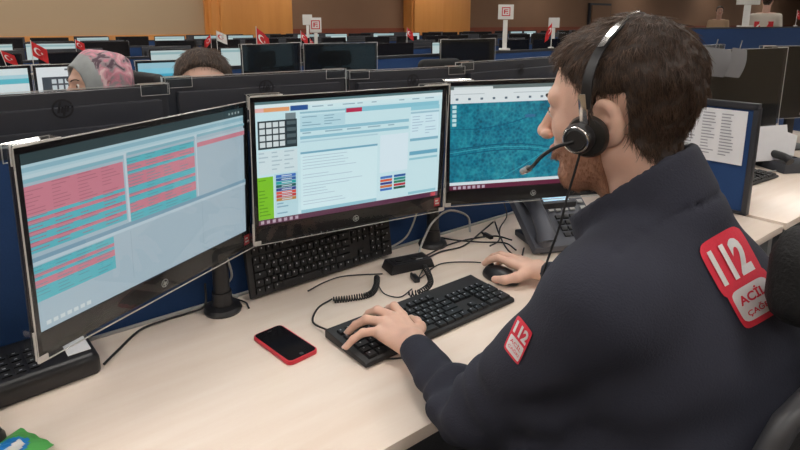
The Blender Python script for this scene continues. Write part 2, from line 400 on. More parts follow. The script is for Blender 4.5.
# ================================================================== THE ROOM
def struct(name, mb, m, **k): return tag(mb.build(name, m, **k), kind='structure')
X0, X1, Y0, Y1, H = -7.0, 46.0, -5.0, 14.0, 3.6
struct('floor', MB().box(((X0 + X1) / 2, (Y0 + Y1) / 2, -0.05), (X1 - X0, Y1 - Y0, 0.1)), M['floor'])
struct('ceiling', MB().box(((X0 + X1) / 2, (Y0 + Y1) / 2, H + 0.05), (X1 - X0, Y1 - Y0, 0.1)), M['ceil'])
struct('wall_back', MB().box(((X0 + X1) / 2, Y1 + 0.1, H / 2), (X1 - X0, 0.2, H)), M['wall_brown'])
struct('wall_left', MB().box((X0 - 0.1, (Y0 + Y1) / 2, H / 2), (0.2, Y1 - Y0, H)), M['wall_beige'])
struct('wall_right', MB().box((X1 + 0.1, (Y0 + Y1) / 2, H / 2), (0.2, Y1 - Y0, H)), M['wall_brown'])
struct('wall_front', MB().box(((X0 + X1) / 2, Y0 - 0.1, H / 2), (X1 - X0, 0.2, H)), M['wall_beige'])
# beige plaster bay of the far wall with its wood trim, two veneered piers, low reddish dado
struct('wall_bay', MB().box(((X0 + 5.3) / 2, Y1 - 0.06, H / 2), (5.3 - X0, 0.12, H)), M['wall_beige'])
struct('trim_1', MB().box(((X0 + 5.3) / 2, Y1 - 0.15, 1.035), (5.3 - X0, 0.06, 0.20)), M['wood_trim'])
struct('trim_2', MB().box((5.29, Y1 - 0.16, H / 2), (0.10, 0.1, H)), M['wood_orange'])
struct('column_1', MB().box((6.37, Y1 - 0.20, H / 2), (2.1, 0.40, H)).box((6.0, Y1 - 0.45, H / 2), (1.0, 0.12, H)), M['wood_orange'], bevel=0.01)
struct('column_2', MB().box((12.6, Y1 - 0.20, H / 2), (2.45, 0.40, H)).box((12.0, Y1 - 0.43, H / 2), (1.15, 0.10, H)), M['wood_orange'], bevel=0.01)
struct('trim_3', MB().box((9.4, Y1 - 0.04, 0.62), (3.9, 0.08, 1.24)), M['dado'])
struct('trim_4', MB().box(((13.85 + X1) / 2, Y1 - 0.04, 0.62), (X1 - 13.85, 0.08, 1.24)), M['dado'])
struct('door_1', MB().box((21.6, Y1 - 0.05, 1.08), (1.5, 0.1, 2.16)).box((21.6, Y1 - 0.12, 1.05), (1.3, 0.06, 2.05), 1), [M['rail'], M['wall_brown']])

# ceiling lights: unseen panels over the hall, far ones added to brighten the far walls
lp = thing('unseen_ceiling_light', 'unseen square ceiling light panel', 'ceiling light', (0, 0, H))
MB().box((0, 0, -0.02), (0.66, 1.26, 0.04)).build('frame', M['white'], lp, bevel=0.004)  # frame of the unseen light panel
MB().box((0, 0, -0.045), (0.60, 1.20, 0.012)).build('unseen_diffuser', M['lamp'], lp)
k = 0
for iy, y in enumerate((-3.2, -0.9, 1.6, 4.4, 7.6, 10.3, 12.6)):
    for ix, x in enumerate((-4.6, -1.9, 0.9, 3.7, 7.5, 12.0, 17.5, 24.0, 31.0, 38.0)):
        if k == 0: o = lp; o.location = (x, y, H)
        else: o = dup(lp, (x, y, H), 0, 'x')
        o['label'] = 'rectangular white light panel recessed in the unseen hall ceiling'; o['group'] = 'unseen ceiling light panels'; k += 1

# ================================================================== DESKS AND PANELS
def desk(x0, x1, y0, y1, label, group=None):
    t = thing('desk', label, 'desk', ((x0 + x1) / 2, (y0 + y1) / 2, 0), 0, group); w_ = x1 - x0; d = y1 - y0
    MB().box((0, 0, D - 0.0125), (w_, d, 0.025)).build('desktop', [M['desk']], t, bevel=0.003)
    for s in (-1, 1): MB().box((s * (w_ / 2 - 0.06), 0, (D - 0.025) / 2), (0.04, d - 0.12, D - 0.026)).build('leg_panel', M['steel_grey'], t, bevel=0.003)
    MB().box((0, d / 2 - 0.10 if y0 < 1.5 else -d / 2 + 0.1, 0.5), (w_ - 0.18, 0.02, 0.40)).build('modesty_panel', M['steel_grey'], t)
    if y0 < 1: MB().box((0, d / 2 - .0055, D + .002), (w_ - .02, .010, .006)).build('back_rail', M['cable_grey'], t, bevel=.001)
    return t
desk(-0.95, 2.165, 0.645, 1.303, 'pale birch work desk with keyboards, phone and tangled cables, man seated at it')
desk(2.195, 4.2, 0.645, 1.303, 'pale birch desk beyond the short blue side divider, covered in papers')
desk(-2.6, -0.965, 0.645, 1.303, 'empty pale birch desk left of the man\'s desk')
desk(-0.95, 2.2, 1.337, 1.99, 'pale birch desk behind the blue partition, woman in headscarf at it')
desk(2.215, 5.4, 1.337, 1.99, 'pale birch desk behind the partition on the right')

def partition(x0, x1, y, h, label, group=None, th=0.032):
    t = thing('desk_partition', label, 'partition', ((x0 + x1) / 2, y, 0), 0, group); w_ = x1 - x0
    MB().box((0, 0, (0.06 + D + h - 0.02) / 2), (w_ - 0.02, th - 0.006, D + h - 0.08)).build('fabric_panel', M['blue'], t)
    m = MB().box((0, 0, D + h - 0.01), (w_, th, 0.022)).box((0, 0, 0.07), (w_, th, 0.03))
    for s in (-1, 1): m.box((s * (w_ / 2 - 0.012), 0, (D + h) / 2), (0.022, th, D + h - 0.02))
    m.build('frame', M['rail'], t, bevel=0.002)
    for s in (-1, 1): MB().box((s * (w_ / 2 - 0.1), 0, 0.028), (0.05, 0.03, 0.055)).build('foot', M['steel_grey'], t)
    return t
partition(-2.6, -0.96, 1.32, 0.43, 'blue felt partition at far left behind the empty desk')
partition(-0.95, 2.195, 1.32, 0.43, 'blue felt partition behind the man\'s three monitors')
partition(2.20, 5.4, 1.32, 0.43, 'blue felt partition behind the dark monitors on the right')
# short divider across the desk, at right angles
dv = thing('desk_divider', 'short blue side divider with dark rim and a printed list on it', 'divider', (2.18, 1.035, D))
MB().box((0, 0, 0.19), (0.018, 0.51, 0.36)).build('fabric_panel', M['blue'], dv)
m = MB().box((0, 0, 0.383), (0.028, 0.535, 0.022)).box((0, -0.262, 0.19), (0.028, 0.018, 0.38)).box((0, 0.258, 0.19), (0.028, 0.018, 0.38)).box((0, 0, 0.006), (0.028, 0.53, 0.012))
m.build('frame', M['rail'], dv, bevel=0.002)

def paper_sheet(name, label, w_, h_, loc, rot, lines=14, group=None, cols=3, red=False):
    o_m = MB()
    nx, nz = 6, 6
    vs = [(-w_ / 2 + w_ * i / nx, 0.0006 * math.sin(i * 1.3) * (j % 2), -h_ / 2 + h_ * j / nz) for j in range(nz + 1) for i in range(nx + 1)]
    fs = [(j * (nx + 1) + i, j * (nx + 1) + i + 1, (j + 1) * (nx + 1) + i + 1, (j + 1) * (nx + 1) + i) for j in range(nz) for i in range(nx)]
    o_m.add(vs, fs); o_m.add([(x, y + 0.0012, z) for x, y, z in vs], [f[::-1] for f in fs])
    o = o_m.build(name, M['paper']); o.location = loc; o.rotation_euler = rot; tag(o, label, 'paper', group)
    if lines:
        p = MB(); r_ = random.Random(3)
        for c in range(cols):
            for i in range(lines):
                x0 = -w_ / 2 + w_ * (0.08 + 0.86 * c / cols); z = h_ / 2 - h_ * (0.1 + 0.82 * i / lines)
                p.quad(x0, z, x0 + w_ * 0.86 / cols * r_.uniform(.35, .75), z + h_ / lines * 0.28, -0.0014)
        q = p.build('print', M['ink'], o)
    return o
paper_sheet('paper_sheet', 'white printed list in columns pinned on the blue side divider', 0.30, 0.19, (2.166, 0.948, D + 0.27), (0, 0, R(-90)), cols=4)

# ================================================================== MONITORS
W, HH = 0.524, 0.347
def ui_build(rects, y, X, parent, extra=None, sx=(-0.250, 0.250), sz=(0.044, 0.334)):
    m = MB(); n = 0
    for r_ in rects:
        x0, v0, x1, v1, c = r_[:5]; mi = 1 if len(r_) > 5 else 0; n += 1
        f = lambda u: sx[0] + (sx[1] - sx[0]) * u
        g = lambda v: sz[1] - (sz[1] - sz[0]) * v
        m.quad(f(x0), g(v1), f(x1), g(v0), y - 0.00002 * n, mi, X, c)
    return m, m
def monitor(name, label, x, y, yaw, zb, tilt=0.0, rects=None, pole=None, group=None, cover=True, roll=0.0, stand='pole', w_=W, h_=HH, clips=(1, 1), bz=(0.012, 0.042, 0.012), back_logo=False, dim=1.0):
    t = thing(name, label, 'monitor', (x, y, D), yaw, group)
    X = Matrix.Translation((0, 0, zb)) @ Matrix.Rotation(-tilt, 4, 'X') @ Matrix.Rotation(roll, 4, 'Y')
    hw = w_ / 2; sb, bb, tb = bz
    hs = MB().box((0, 0.0095, h_ / 2), (w_ - 0.004, 0.009, h_ - 0.004), 0, X)
    hs.box((0, 0.026, h_ * 0.47), (w_ * 0.90, 0.024, h_ * 0.84), 0, X, 1.0).box((0, 0.045, h_ * 0.46), (w_ * 0.6, 0.018, h_ * 0.56), 0, X, 1.0)
    hs.build('housing', M['shell'], t, bevel=0.004)
    bz_ = MB()
    bz_.box((0, 0.002, bb / 2), (w_ - 0.004, 0.008, bb), 0, X).box((0, 0.002, h_ - tb / 2), (w_ - 0.004, 0.008, tb), 0, X)
    for s in (-1, 1): bz_.box((s * (hw - sb / 2), 0.002, h_ / 2), (sb, 0.008, h_ - 0.002), 0, X)
    bz_.build('bezel', M['gloss'], t, bevel=0.0015)
    if rects:
        m = MB()
        sx0, sx1, sz0, sz1 = -hw + sb, hw - sb, bb, h_ - tb
        for n, r_ in enumerate(rects):
            x0, v0, x1, v1, c = r_[:5]; mi = 1 if len(r_) > 5 else 0
            A = sx0 + (sx1 - sx0) * x0; B = sx0 + (sx1 - sx0) * x1; C_ = sz1 - (sz1 - sz0) * v1; E_ = sz1 - (sz1 - sz0) * v0
            m.quad(A, C_, B, E_, 0.0012 - 0.000012 * n, mi, X, tuple(q * dim for q in c))
        m.build('screen', [M['screen'], M['map']], t)
    else:
        MB().box((0, 0.003, (bb + h_ - tb) / 2), (w_ - 2 * sb, 0.004, h_ - bb - tb), 0, X).build('screen', M['off_glass'], t)
    lg = MB(); hp_mark(lg, 0, bb * 0.45, 0.0085, -0.0025, 0, X); lg.build('emblem', M['silver'], t)
    if back_logo:
        lb = MB(); Xb = X @ Matrix.Translation((0, 0.0385, 0)) @ Matrix.Rotation(PI, 4, 'Z'); hp_mark(lb, 0, h_ * 0.885, 0.024, -0.0005, 0, Xb); lb.build('emblem', M['black'], t)
    if cover:
        yc = -0.009
        MB().box((0, yc, h_ / 2), (w_ + 0.004, 0.0016, h_ + 0.004), 0, X).build('protective_cover', M['clear'], t)
        e = MB()
        for s in (-1, 1): e.box((s * (hw + 0.002), yc, h_ / 2), (0.0014, 0.0026, h_ + 0.004), 0, X)
        e.box((0, yc, -0.002), (w_ + 0.004, 0.0026, 0.0014), 0, X).box((0, yc, h_ + 0.002), (w_ + 0.004, 0.0026, 0.0014), 0, X)
        e.build('cover_edge_highlight', M['edge_highlight'], t)
        for s, on in zip((-1, 1), clips):
            if not on: continue
            c = MB(); cx = s * (hw - 0.037); a = .037; z1 = h_ + .0035; z0 = h_ - .026; yb_ = .020
            c.box((cx, 0.006, z1), (0.074, 0.026, 0.0022), 0, X)
            for zz in (z0, z1): c.box((cx, yb_, zz), (.074, .0014, .0014), 1, X)
            for xx in (-a, a): c.box((cx + xx, yb_, (z0 + z1) / 2), (.0014, .0014, z1 - z0), 1, X)
            c.box((cx, yb_, (z0 + z1) / 2), (.073, .0010, z1 - z0), 0, X)
            c.box((cx, -.0075, z1), (.074, .0022, .0030), 1, X).box((s * (hw + 0.0045), 0.006, h_ - 0.010), (0.0016, 0.026, 0.030), 0, X).box((s * (hw + 0.0045), -.0075, h_ - 0.010), (0.0022, 0.002, 0.030), 1, X)
            c.build('cover_clip', [M['clear'], M['edge_highlight']], t)
            c = MB(); c.box((s * (hw + 0.0045), .004, .028), (.0018, .024, .05), 0, X).box((s * (hw + .0045), -.008, .028), (.0026, .0020, .05), 1, X).box((s * (hw - .004), -.0105, .004), (.018, .0014, .010), 1, X)
            c.build('cover_clip', [M['clear'], M['edge_highlight']], t)
    if stand == 'pole' and pole is not None:
        inv = Matrix.Rotation(-yaw, 4, 'Z') @ Matrix.Translation((-x, -y, 0)); px_, py_ = pole[:2]
        p0 = inv @ Vector((px_, py_, 0)); hz = zb + h_ * 0.5
        pm = MB().cyl(p0 + Vector((0, 0, 0.012)), p0 + Vector((0, 0, hz + 0.05)), 0.0185, n=24).build('pole', M['black'], t, smooth=True)
        MB().lathe([(0.042, 0.0), (0.044, 0.006), (0.040, 0.014), (0.024, 0.018), (0.022, 0.05)], X=Matrix.Translation(p0)).build('base', M['black'], t, smooth=True)
        b = X @ Vector((0, 0.053, h_ * 0.5)); el = (p0 + Vector((0, 0, hz)) + b) / 2 + Vector((0.0, 0.01, 0))
        am = MB().box((0, 0, 0), (0.1, 0.008, 0.1), 0, Matrix.Translation(b)).cyl(b, el, 0.014).cyl(el, p0 + Vector((0, 0, hz)), 0.014).cyl(el - Vector((0, 0, .02)), el + Vector((0, 0, .02)), 0.019)
        am.cyl(p0 + Vector((0, 0, hz - 0.03)), p0 + Vector((0, 0, hz + 0.03)), 0.025); am.build('arm', M['black'], t, smooth=True)
    else:
        MB().box((0, 0.06, (zb + h_ * 0.5) / 2 + 0.006), (0.055, 0.018, zb + h_ * 0.5 - 0.01)).build('stand', M['black'], t, bevel=0.003)
        MB().box((0, 0.055, 0.006), (0.24, 0.17, 0.012)).build('base', M['black'], t, bevel=0.004)
    return t

L = lambda r_, g, b: tuple(((c / 255 + .055) / 1.055) ** 2.4 if c > 10 else c / 255 / 12.92 for c in (r_, g, b))
rr = random.Random(11)
def lines(u0, v0, u1, v1, n, c, hgt=0.35, cols=1):
    out = []
    for j in range(cols):
        for i in range(n):
            if rr.random() < .12: continue
            v = v0 + (v1 - v0) * i / n; ua = u0 + (u1 - u0) * j / cols; out.append((ua, v, ua + (u1 - u0) / cols * rr.uniform(.3, .85), v + (v1 - v0) / n * hgt, c))
    return out
# centre screen: call form
cc = [(0, 0, 1, 1, L(206, 232, 238)), (0, 0, 1, .022, L(90, 120, 125)), (0, .022, 1, .05, L(225, 238, 240)), (0.01, .05, .16, .082, L(232, 160, 110)), (.0, .05, .04, .082, L(235, 180, 175)),
      (.165, .045, .25, .085, L(45, 85, 150)), (.26, .052, 1, .083, L(214, 236, 240)), (.01, .15, .195, .375, L(38, 52, 58)), (.14, .10, .19, .15, L(120, 135, 140)),
      (.01, .39, .195, .58, L(214, 228, 232)), (.0, .60, .075, .955, L(128, 196, 40)), (.08, .585, .195, .955, L(190, 220, 228)),
      (.21, .10, .44, .115, L(150, 190, 205)), (.21, .13, .44, .23, L(188, 220, 230)), (.44, .095, .98, .135, L(140, 198, 215)), (.445, .10, .53, .135, L(190, 40, 80)),
      (.21, .235, .80, .262, L(148, 195, 212)), (.21, .30, .80, .325, L(148, 195, 212)), (.21, .34, .62, .352, L(180, 210, 222)), (.21, .43, .62, .447, L(120, 172, 195)),
      (.21, .447, .62, .93, L(216, 238, 243)), (.21, .925, .62, .955, L(150, 200, 214)), (.635, .36, .80, .70, L(222, 236, 244)), (.81, .13, .985, .165, L(150, 205, 220)),
      (.81, .18, .985, .195, L(160, 195, 212)), (.81, .20, .985, .42, L(214, 236, 244)), (.81, .42, .985, .445, L(130, 180, 200)), (.81, .54, .985, .575, L(110, 170, 195)), (.81, .60, .985, .62, L(150, 200, 214)),
      (.81, .92, .985, .945, L(150, 200, 214)), (0, .955, 1, 1, L(88, 38, 68)), (.955, .962, .985, .996, L(200, 70, 80))]
for i in range(4):
    for j in range(4):
        cc.append((.018 + j * .031, .163 + i * .052, .018 + j * .031 + .025, .163 + i * .052 + .040, L(215, 222, 224)))
    cc.append((.146, .163 + i * .052, .19, .163 + i * .052 + .030, L(80, 95, 100)))
for i, c in enumerate(((60, 110, 190), (40, 90, 160), (30, 160, 165), (20, 90, 90), (50, 60, 140), (220, 80, 70), (200, 60, 60), (190, 130, 60))):
    cc.append((.088, .595 + i * .028, .185, .595 + i * .028 + .024, L(*c)))
    cc.append((.115, .603 + i * .028, .165, .603 + i * .028 + .008, L(210, 220, 230)))
for i, (a, b) in enumerate((((60, 110, 190), (40, 90, 160)), ((220, 90, 60), (30, 140, 140)), ((50, 60, 140), (40, 130, 90)), ((210, 110, 60), (190, 40, 60)), ((60, 110, 190), (20, 90, 70)))):
    for j, c in enumerate((a, b)): cc.append((.64 + j * .08, .735 + i * .028, .71 + j * .08, .735 + i * .028 + .022, L(*c)))
cc += lines(.22, .47, .60, .90, 17, L(178, 200, 215), .22) + lines(.82, .22, .98, .40, 7, L(170, 195, 215), .3, 2) + lines(.27, .058, .97, .08, 1, L(150, 175, 190), .4, 9)
cc += lines(.22, .14, .44, .23, 4, L(130, 165, 185), .3, 2) + lines(.01, .40, .19, .57, 5, L(175, 195, 205), .3, 3) + lines(.005, .62, .07, .94, 11, L(90, 150, 20), .3)
cc += lines(.09, .83, .19, .94, 4, L(130, 170, 190), .4) + lines(.22, .268, .79, .296, 1, L(150, 180, 195), .4, 5)
cc += [(.01 + i * .028, .963, .025 + i * .028, .99, L(190, 170, 185)) for i in range(7)]
# left screen: call tables
P_, T_ = L(214, 132, 148), L(96, 188, 200)
ll = [(0, 0, 1, 1, L(176, 194, 206)), (0, 0, 1, .06, L(48, 66, 70)), (0, .06, 1, .115, L(186, 214, 224)), (0, .075, 1, .10, L(150, 190, 205)), (0, .115, 1, .135, L(200, 220, 228))]
def table(u0, u1, v0, pat, hgt):
    out = []; v = v0
    for ch in pat:
        out.append((u0, v, u1, v + hgt, P_ if ch == 'p' else T_ if ch == 't' else L(188, 204, 214))); v += hgt
    for j in range(4):
        out += [(q[0], q[1], q[2], q[3], q[4]) for q in lines(u0 + (u1 - u0) * j / 4, v0 + hgt * .2, u0 + (u1 - u0) * (j + 1) / 4, v, len(pat), L(176, 104, 122) if 'ppp' in pat[:4] else L(104, 150, 162), .2)]
    return out
ll += table(0, .355, .175, 'pppppppptpttpttptt', .0205) + table(.37, .695, .16, 'ttpptppppttpttpppttt', .0205) + [(.71, .16, 1, .178, L(188, 204, 214)), (.71, .178, 1, .21, P_)]
ll += [(0, .135, .355, .155, L(140, 186, 200)), (.37, .125, .695, .143, L(140, 186, 200)), (.71, .12, 1, .138, L(140, 186, 200)), (0, .565, 1, .59, L(130, 165, 185)), (0, .59, 1, .61, L(195, 212, 222))]
ll += table(0, .29, .615, 'ttptpptttt', .0205) + [(.357, .12, .366, .56, L(205, 218, 226)), (.70, .12, .706, .56, L(205, 218, 226))]
ll += [(0.02 + i * .024, .945, .036 + i * .024, .968, L(220, 225, 225)) for i in range(7)] + [(.36, .62, .362, .94, L(160, 178, 190)), (.72, .60, .722, .94, L(160, 178, 190))]
ll += [(.9 + i * .02, .02, .908 + i * .02, .035, L(180, 190, 190)) for i in range(4)]
# right screen: satellite map in a browser
rc_ = [(0, 0, 1, 1, L(226, 230, 232)), (0, 0, 1, .035, L(100, 112, 112)), (.02, .012, .24, .035, L(220, 225, 226)), (0, .165, 1, .925, L(20, 120, 140), 1), (0, .925, 1, .955, L(220, 228, 232)), (0, .955, 1, 1, L(98, 28, 56))]
rc_ += [(.03 + i * .07, .115, .045 + i * .07, .135, L(90, 110, 125)) for i in range(9)] + lines(.02, .05, .7, .10, 2, L(180, 190, 195), .25, 2) + [(.012, .18 + i * .042, .035, .18 + i * .042 + .03, L(200, 225, 228)) for i in range(5)]
def road(p, q, wd, c, n=30, arc=.1):
    out = []
    for i in range(n):
        u = p[0] + (q[0] - p[0]) * i / n; v = p[1] + (q[1] - p[1]) * i / n + arc * math.sin(PI * i / n)
        out.append((u, v, u + (q[0] - p[0]) / n + .002, v + wd, c))
    return out
dk = L(8, 92, 122); lt = L(70, 165, 178)
rc_ += road((0, .60), (.98, .86), .012, dk, 60, -.14) + road((0, .63), (.98, .885), .006, lt, 60, -.14) + road((0, .66), (.98, .91), .010, dk, 60, -.14) + road((0, .40), (.5, .28), .008, dk, 40, .05) + road((.3, .9), (.85, .30), .006, lt, 60, .03)
rc_ += [(.43, .29, .49, .32, L(60, 110, 150))]
rc_ += [(.02 + i * .028, .962, .037 + i * .028, .99, L(190, 170, 185)) for i in range(7)]

monL = monitor('monitor', 'lit monitor at left showing pink and teal call tables', 0.309, 1.131, R(26.3), 0.141, R(-2.7), ll, pole=(0.468, 1.248), clips=(1, 0), roll=R(-.6), dim=.86)
monC = monitor('monitor', 'lit middle monitor showing a pale blue form with keypad and green column', 0.803, 1.182, R(-8.7), 0.156, R(-3.5), cc, pole=(1.13, 1.248), clips=(1, 1))
monR = monitor('monitor', 'lit monitor in front of the man\'s face showing a teal satellite map', 1.318, 1.027, R(-27.6), 0.164, R(-1.3), rc_, pole=(1.66, 1.235), clips=(1, 0), roll=R(-.8))
for mo, c in ((monL, 1), (monC, 1)):
    pass
# red sticker at the lower right corner of the two left monitors
for mo, tl, zb in ((monL, -2.7, .141), (monC, -3.5, .156)):
    X = Matrix.Translation((0, 0, zb)) @ Matrix.Rotation(R(-tl), 4, 'X')
    MB().quad(.238, .012, .256, .036, -0.0032, 0, X).quad(.241, .018, .253, .022, -0.0034, 1, X).quad(.241, .026, .250, .030, -0.0034, 1, X).build('sticker', [M['red_ink'], M['white']], mo)

# neighbour's dark monitors beyond the side divider
monitor('monitor', 'switched-off dark monitor just above the side divider, its paper reflections added as grey sheets before it', 2.90, 1.11, R(-12), 0.175, 0, None, stand='foot', w_=0.60, h_=0.37)
monitor('monitor', 'switched-off dark monitor at the right edge of the picture', 3.56, 1.06, R(-24), 0.175, 0, None, stand='foot', w_=0.60, h_=0.37)
# opposite row: the backs of four monitors seen over the partition
GA = 'monitor backs over the partition'
backs = [(0.245, 1.66, 1, .150, .53, 'near-black back of a monitor with round emblem, behind the left screen'),
         (0.81, 1.70, -5, .160, .58, 'near-black back of a monitor behind the middle screen, clear clip at its corner'),
         (1.37, 1.66, -10, .150, .48, 'near-black back of the monitor left of the small beige gap'),
         (1.98, 1.68, 5, .160, .74, 'near-black back of a wide monitor behind the man\'s forehead'),
         (2.95, 1.72, 3, .175, .62, 'near-black back of a monitor right of the man\'s head'),
         (3.75, 1.72, -3, .175, .62, 'near-black back of the rightmost monitor over the partition')]
for x, y, a, zb, w_, lb in backs:
    monitor('monitor', lb, x, y, R(180 + a), zb, 0, [(0, 0, 1, 1, L(150, 185, 200))], stand='foot', w_=w_, h_=HH, back_logo=True)
# second row, screens towards us
sA = [(0, 0, 1, 1, L(214, 222, 224)), (0, .1, 1, .16, L(170, 205, 215)), (0, .16, 1, .24, L(90, 180, 195))]
sB = [(0, 0, 1, 1, L(222, 224, 226)), (.05, .16, .52, .62, L(60, 66, 74)), (.3, .03, .5, .06, L(90, 95, 100))] + [(.15 + j * .07, .2 + i * .1, .2 + j * .07, .27 + i * .1, L(200, 205, 208)) for i in range(4) for j in range(4)] + lines(.55, .1, .95, .5, 5, L(180, 190, 195), .3)
sC = [(0, 0, 1, 1, L(56, 160, 190)), (0, 0, 1, .10, L(150, 190, 205)), (0, .10, 1, .2, L(130, 195, 215)), (.0, .6, 1, 1, L(40, 140, 175))]
monitor('monitor', 'lit monitor with a teal band at the far left edge, second row', 0.20, 3.25, R(2), .118, 0, sA, stand='foot', w_=.36)
monitor('monitor', 'lit white monitor with a keypad window left of the headscarf', 0.60, 3.25, R(-2), .118, 0, sB, stand='foot', w_=.42)
monitor('monitor', 'lit teal monitor between the headscarf and the dark-haired head', 1.08, 3.25, R(-4), .118, 0, sC, stand='foot', w_=.46)
far_dark = [(1.60, 3.2, 14, .18, .44, 'dark tilted monitor right of the dark-haired head, brown reflection in it'),
            (2.12, 3.25, -4, .17, .54, 'wide dark monitor behind the middle screen, second row'),
            (3.34, 3.3, -2, .175, .58, 'dark monitor in front of the right-hand orange pier')]
for x, y, a, zb, w_, lb in far_dark: monitor('monitor', lb, x, y, R(a), zb, 0, None, stand='foot', w_=w_, h_=.36)
desk(-0.9, 2.5, 2.99, 3.48, 'pale birch desk of the second row, left part')
desk(2.52, 5.6, 2.99, 3.48, 'pale birch desk of the second row, middle part')
partition(-0.9, 2.5, 3.5, 0.40, 'blue felt partition of the second row, left part')
partition(2.5, 5.6, 3.5, 0.42, 'blue felt partition of the second row, middle part')
partition(5.62, 13.0, 3.5, 0.60, 'tall blue partition right of the man\'s head with a white sign standing on it')
partition(2.70, 2.98, 2.90, 0.405, 'small blue panel seen past the dark monitors, second row')
# far rows
rowy = [(5.7, 1), (8.3, 2), (11.0, 3)]
base_off = monitor('monitor', 'x', 0, -4, 0, .085, 0, None, stand='foot', cover=False)
base_on = monitor('monitor', 'x', 1, -4, 0, .085, 0, [(0, 0, 1, 1, L(196, 214, 214)), (0, .05, 1, .12, L(150, 185, 190))], stand='foot', cover=False, dim=.8)
rb = random.Random(21); first_on = first_off = True
ordn = {1: 'third', 2: 'fourth', 3: 'fifth'}
for y, ri in rowy:
    xmax = {1: 13.0, 2: 15.0, 3: 17.0}[ri]
    x = -0.6
    while x < xmax - .1:
        x2 = min(x + 3.6, xmax); partition(x, x2 - .01, y, 0.36, 'blue felt partition in the %s row of desks' % ordn[ri], 'partitions of the %s row' % ordn[ri])
        desk(x, x2 - .01, y - 0.7, y - 0.02, 'pale desk in the %s row' % ordn[ri], 'desks of the %s row' % ordn[ri])
        desk(x, x2 - .01, y + 0.02, y + 0.7, 'pale desk behind the %s row partition' % ordn[ri], 'desks behind the %s row partition' % ordn[ri])
        x = x2
    x = -0.3
    while x < xmax - .4:
        on = rb.random() < .28
        if ri == 1: on = (4.4 < x < 5.7) or (1.2 < x < 1.9) or (2.2 < x < 2.9) or rb.random() < .12
        src = base_on if on else base_off
        lb = ('lit pale screen in the %s row of desks' if on else 'switched-off monitor in the %s row of desks') % ordn[ri]
        c = dup(src, (x, y - 0.3 + rb.uniform(-.03, .03), D), R(rb.uniform(-14, 14)), lb, ('lit screens of the %s row' if on else 'dark monitors of the %s row') % ordn[ri])
        if rb.random() < .8:
            c = dup(base_off, (x + .1, y + 0.36, D), R(180 + rb.uniform(-14, 14)), 'monitor back behind the %s row partition' % ordn[ri], 'monitor backs behind the %s row partition' % ordn[ri])
        x += rb.choice((.60, .62, .66, .85))
for b in (base_off, base_on):
    for ch in list(b.children): bpy.data.objects.remove(ch)
    bpy.data.objects.remove(b)

M['paper_reflection'] = mat('reflected paper', (0.22, 0.22, 0.235), 0.7, noise=0.05)  # for grey sheets added in place of paper reflected in the dark screen
for (px, py, w_, h_, rz_, lb) in ((712, 62, .19, .115, -14, 'wide grey sheet standing in for a paper reflection in the dark monitor above the divider'), (736, 63, .11, .125, -8, 'narrow grey sheet standing in for a paper reflection beside the wide one, above the divider')):
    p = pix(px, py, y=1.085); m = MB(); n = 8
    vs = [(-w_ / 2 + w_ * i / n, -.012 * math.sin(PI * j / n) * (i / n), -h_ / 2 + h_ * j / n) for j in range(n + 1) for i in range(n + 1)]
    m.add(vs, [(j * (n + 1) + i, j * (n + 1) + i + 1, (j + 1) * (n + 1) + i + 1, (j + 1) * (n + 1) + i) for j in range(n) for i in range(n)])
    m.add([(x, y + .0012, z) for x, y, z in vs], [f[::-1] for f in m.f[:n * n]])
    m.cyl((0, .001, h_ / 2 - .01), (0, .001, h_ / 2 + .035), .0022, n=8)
    o = m.build('paper_sheet', M['paper_reflection'], smooth=True); o.location = p; o.rotation_euler = (R(6), R(6), R(rz_)); tag(o, lb, 'paper')  # a reflection modelled as a sheet, no hung paper

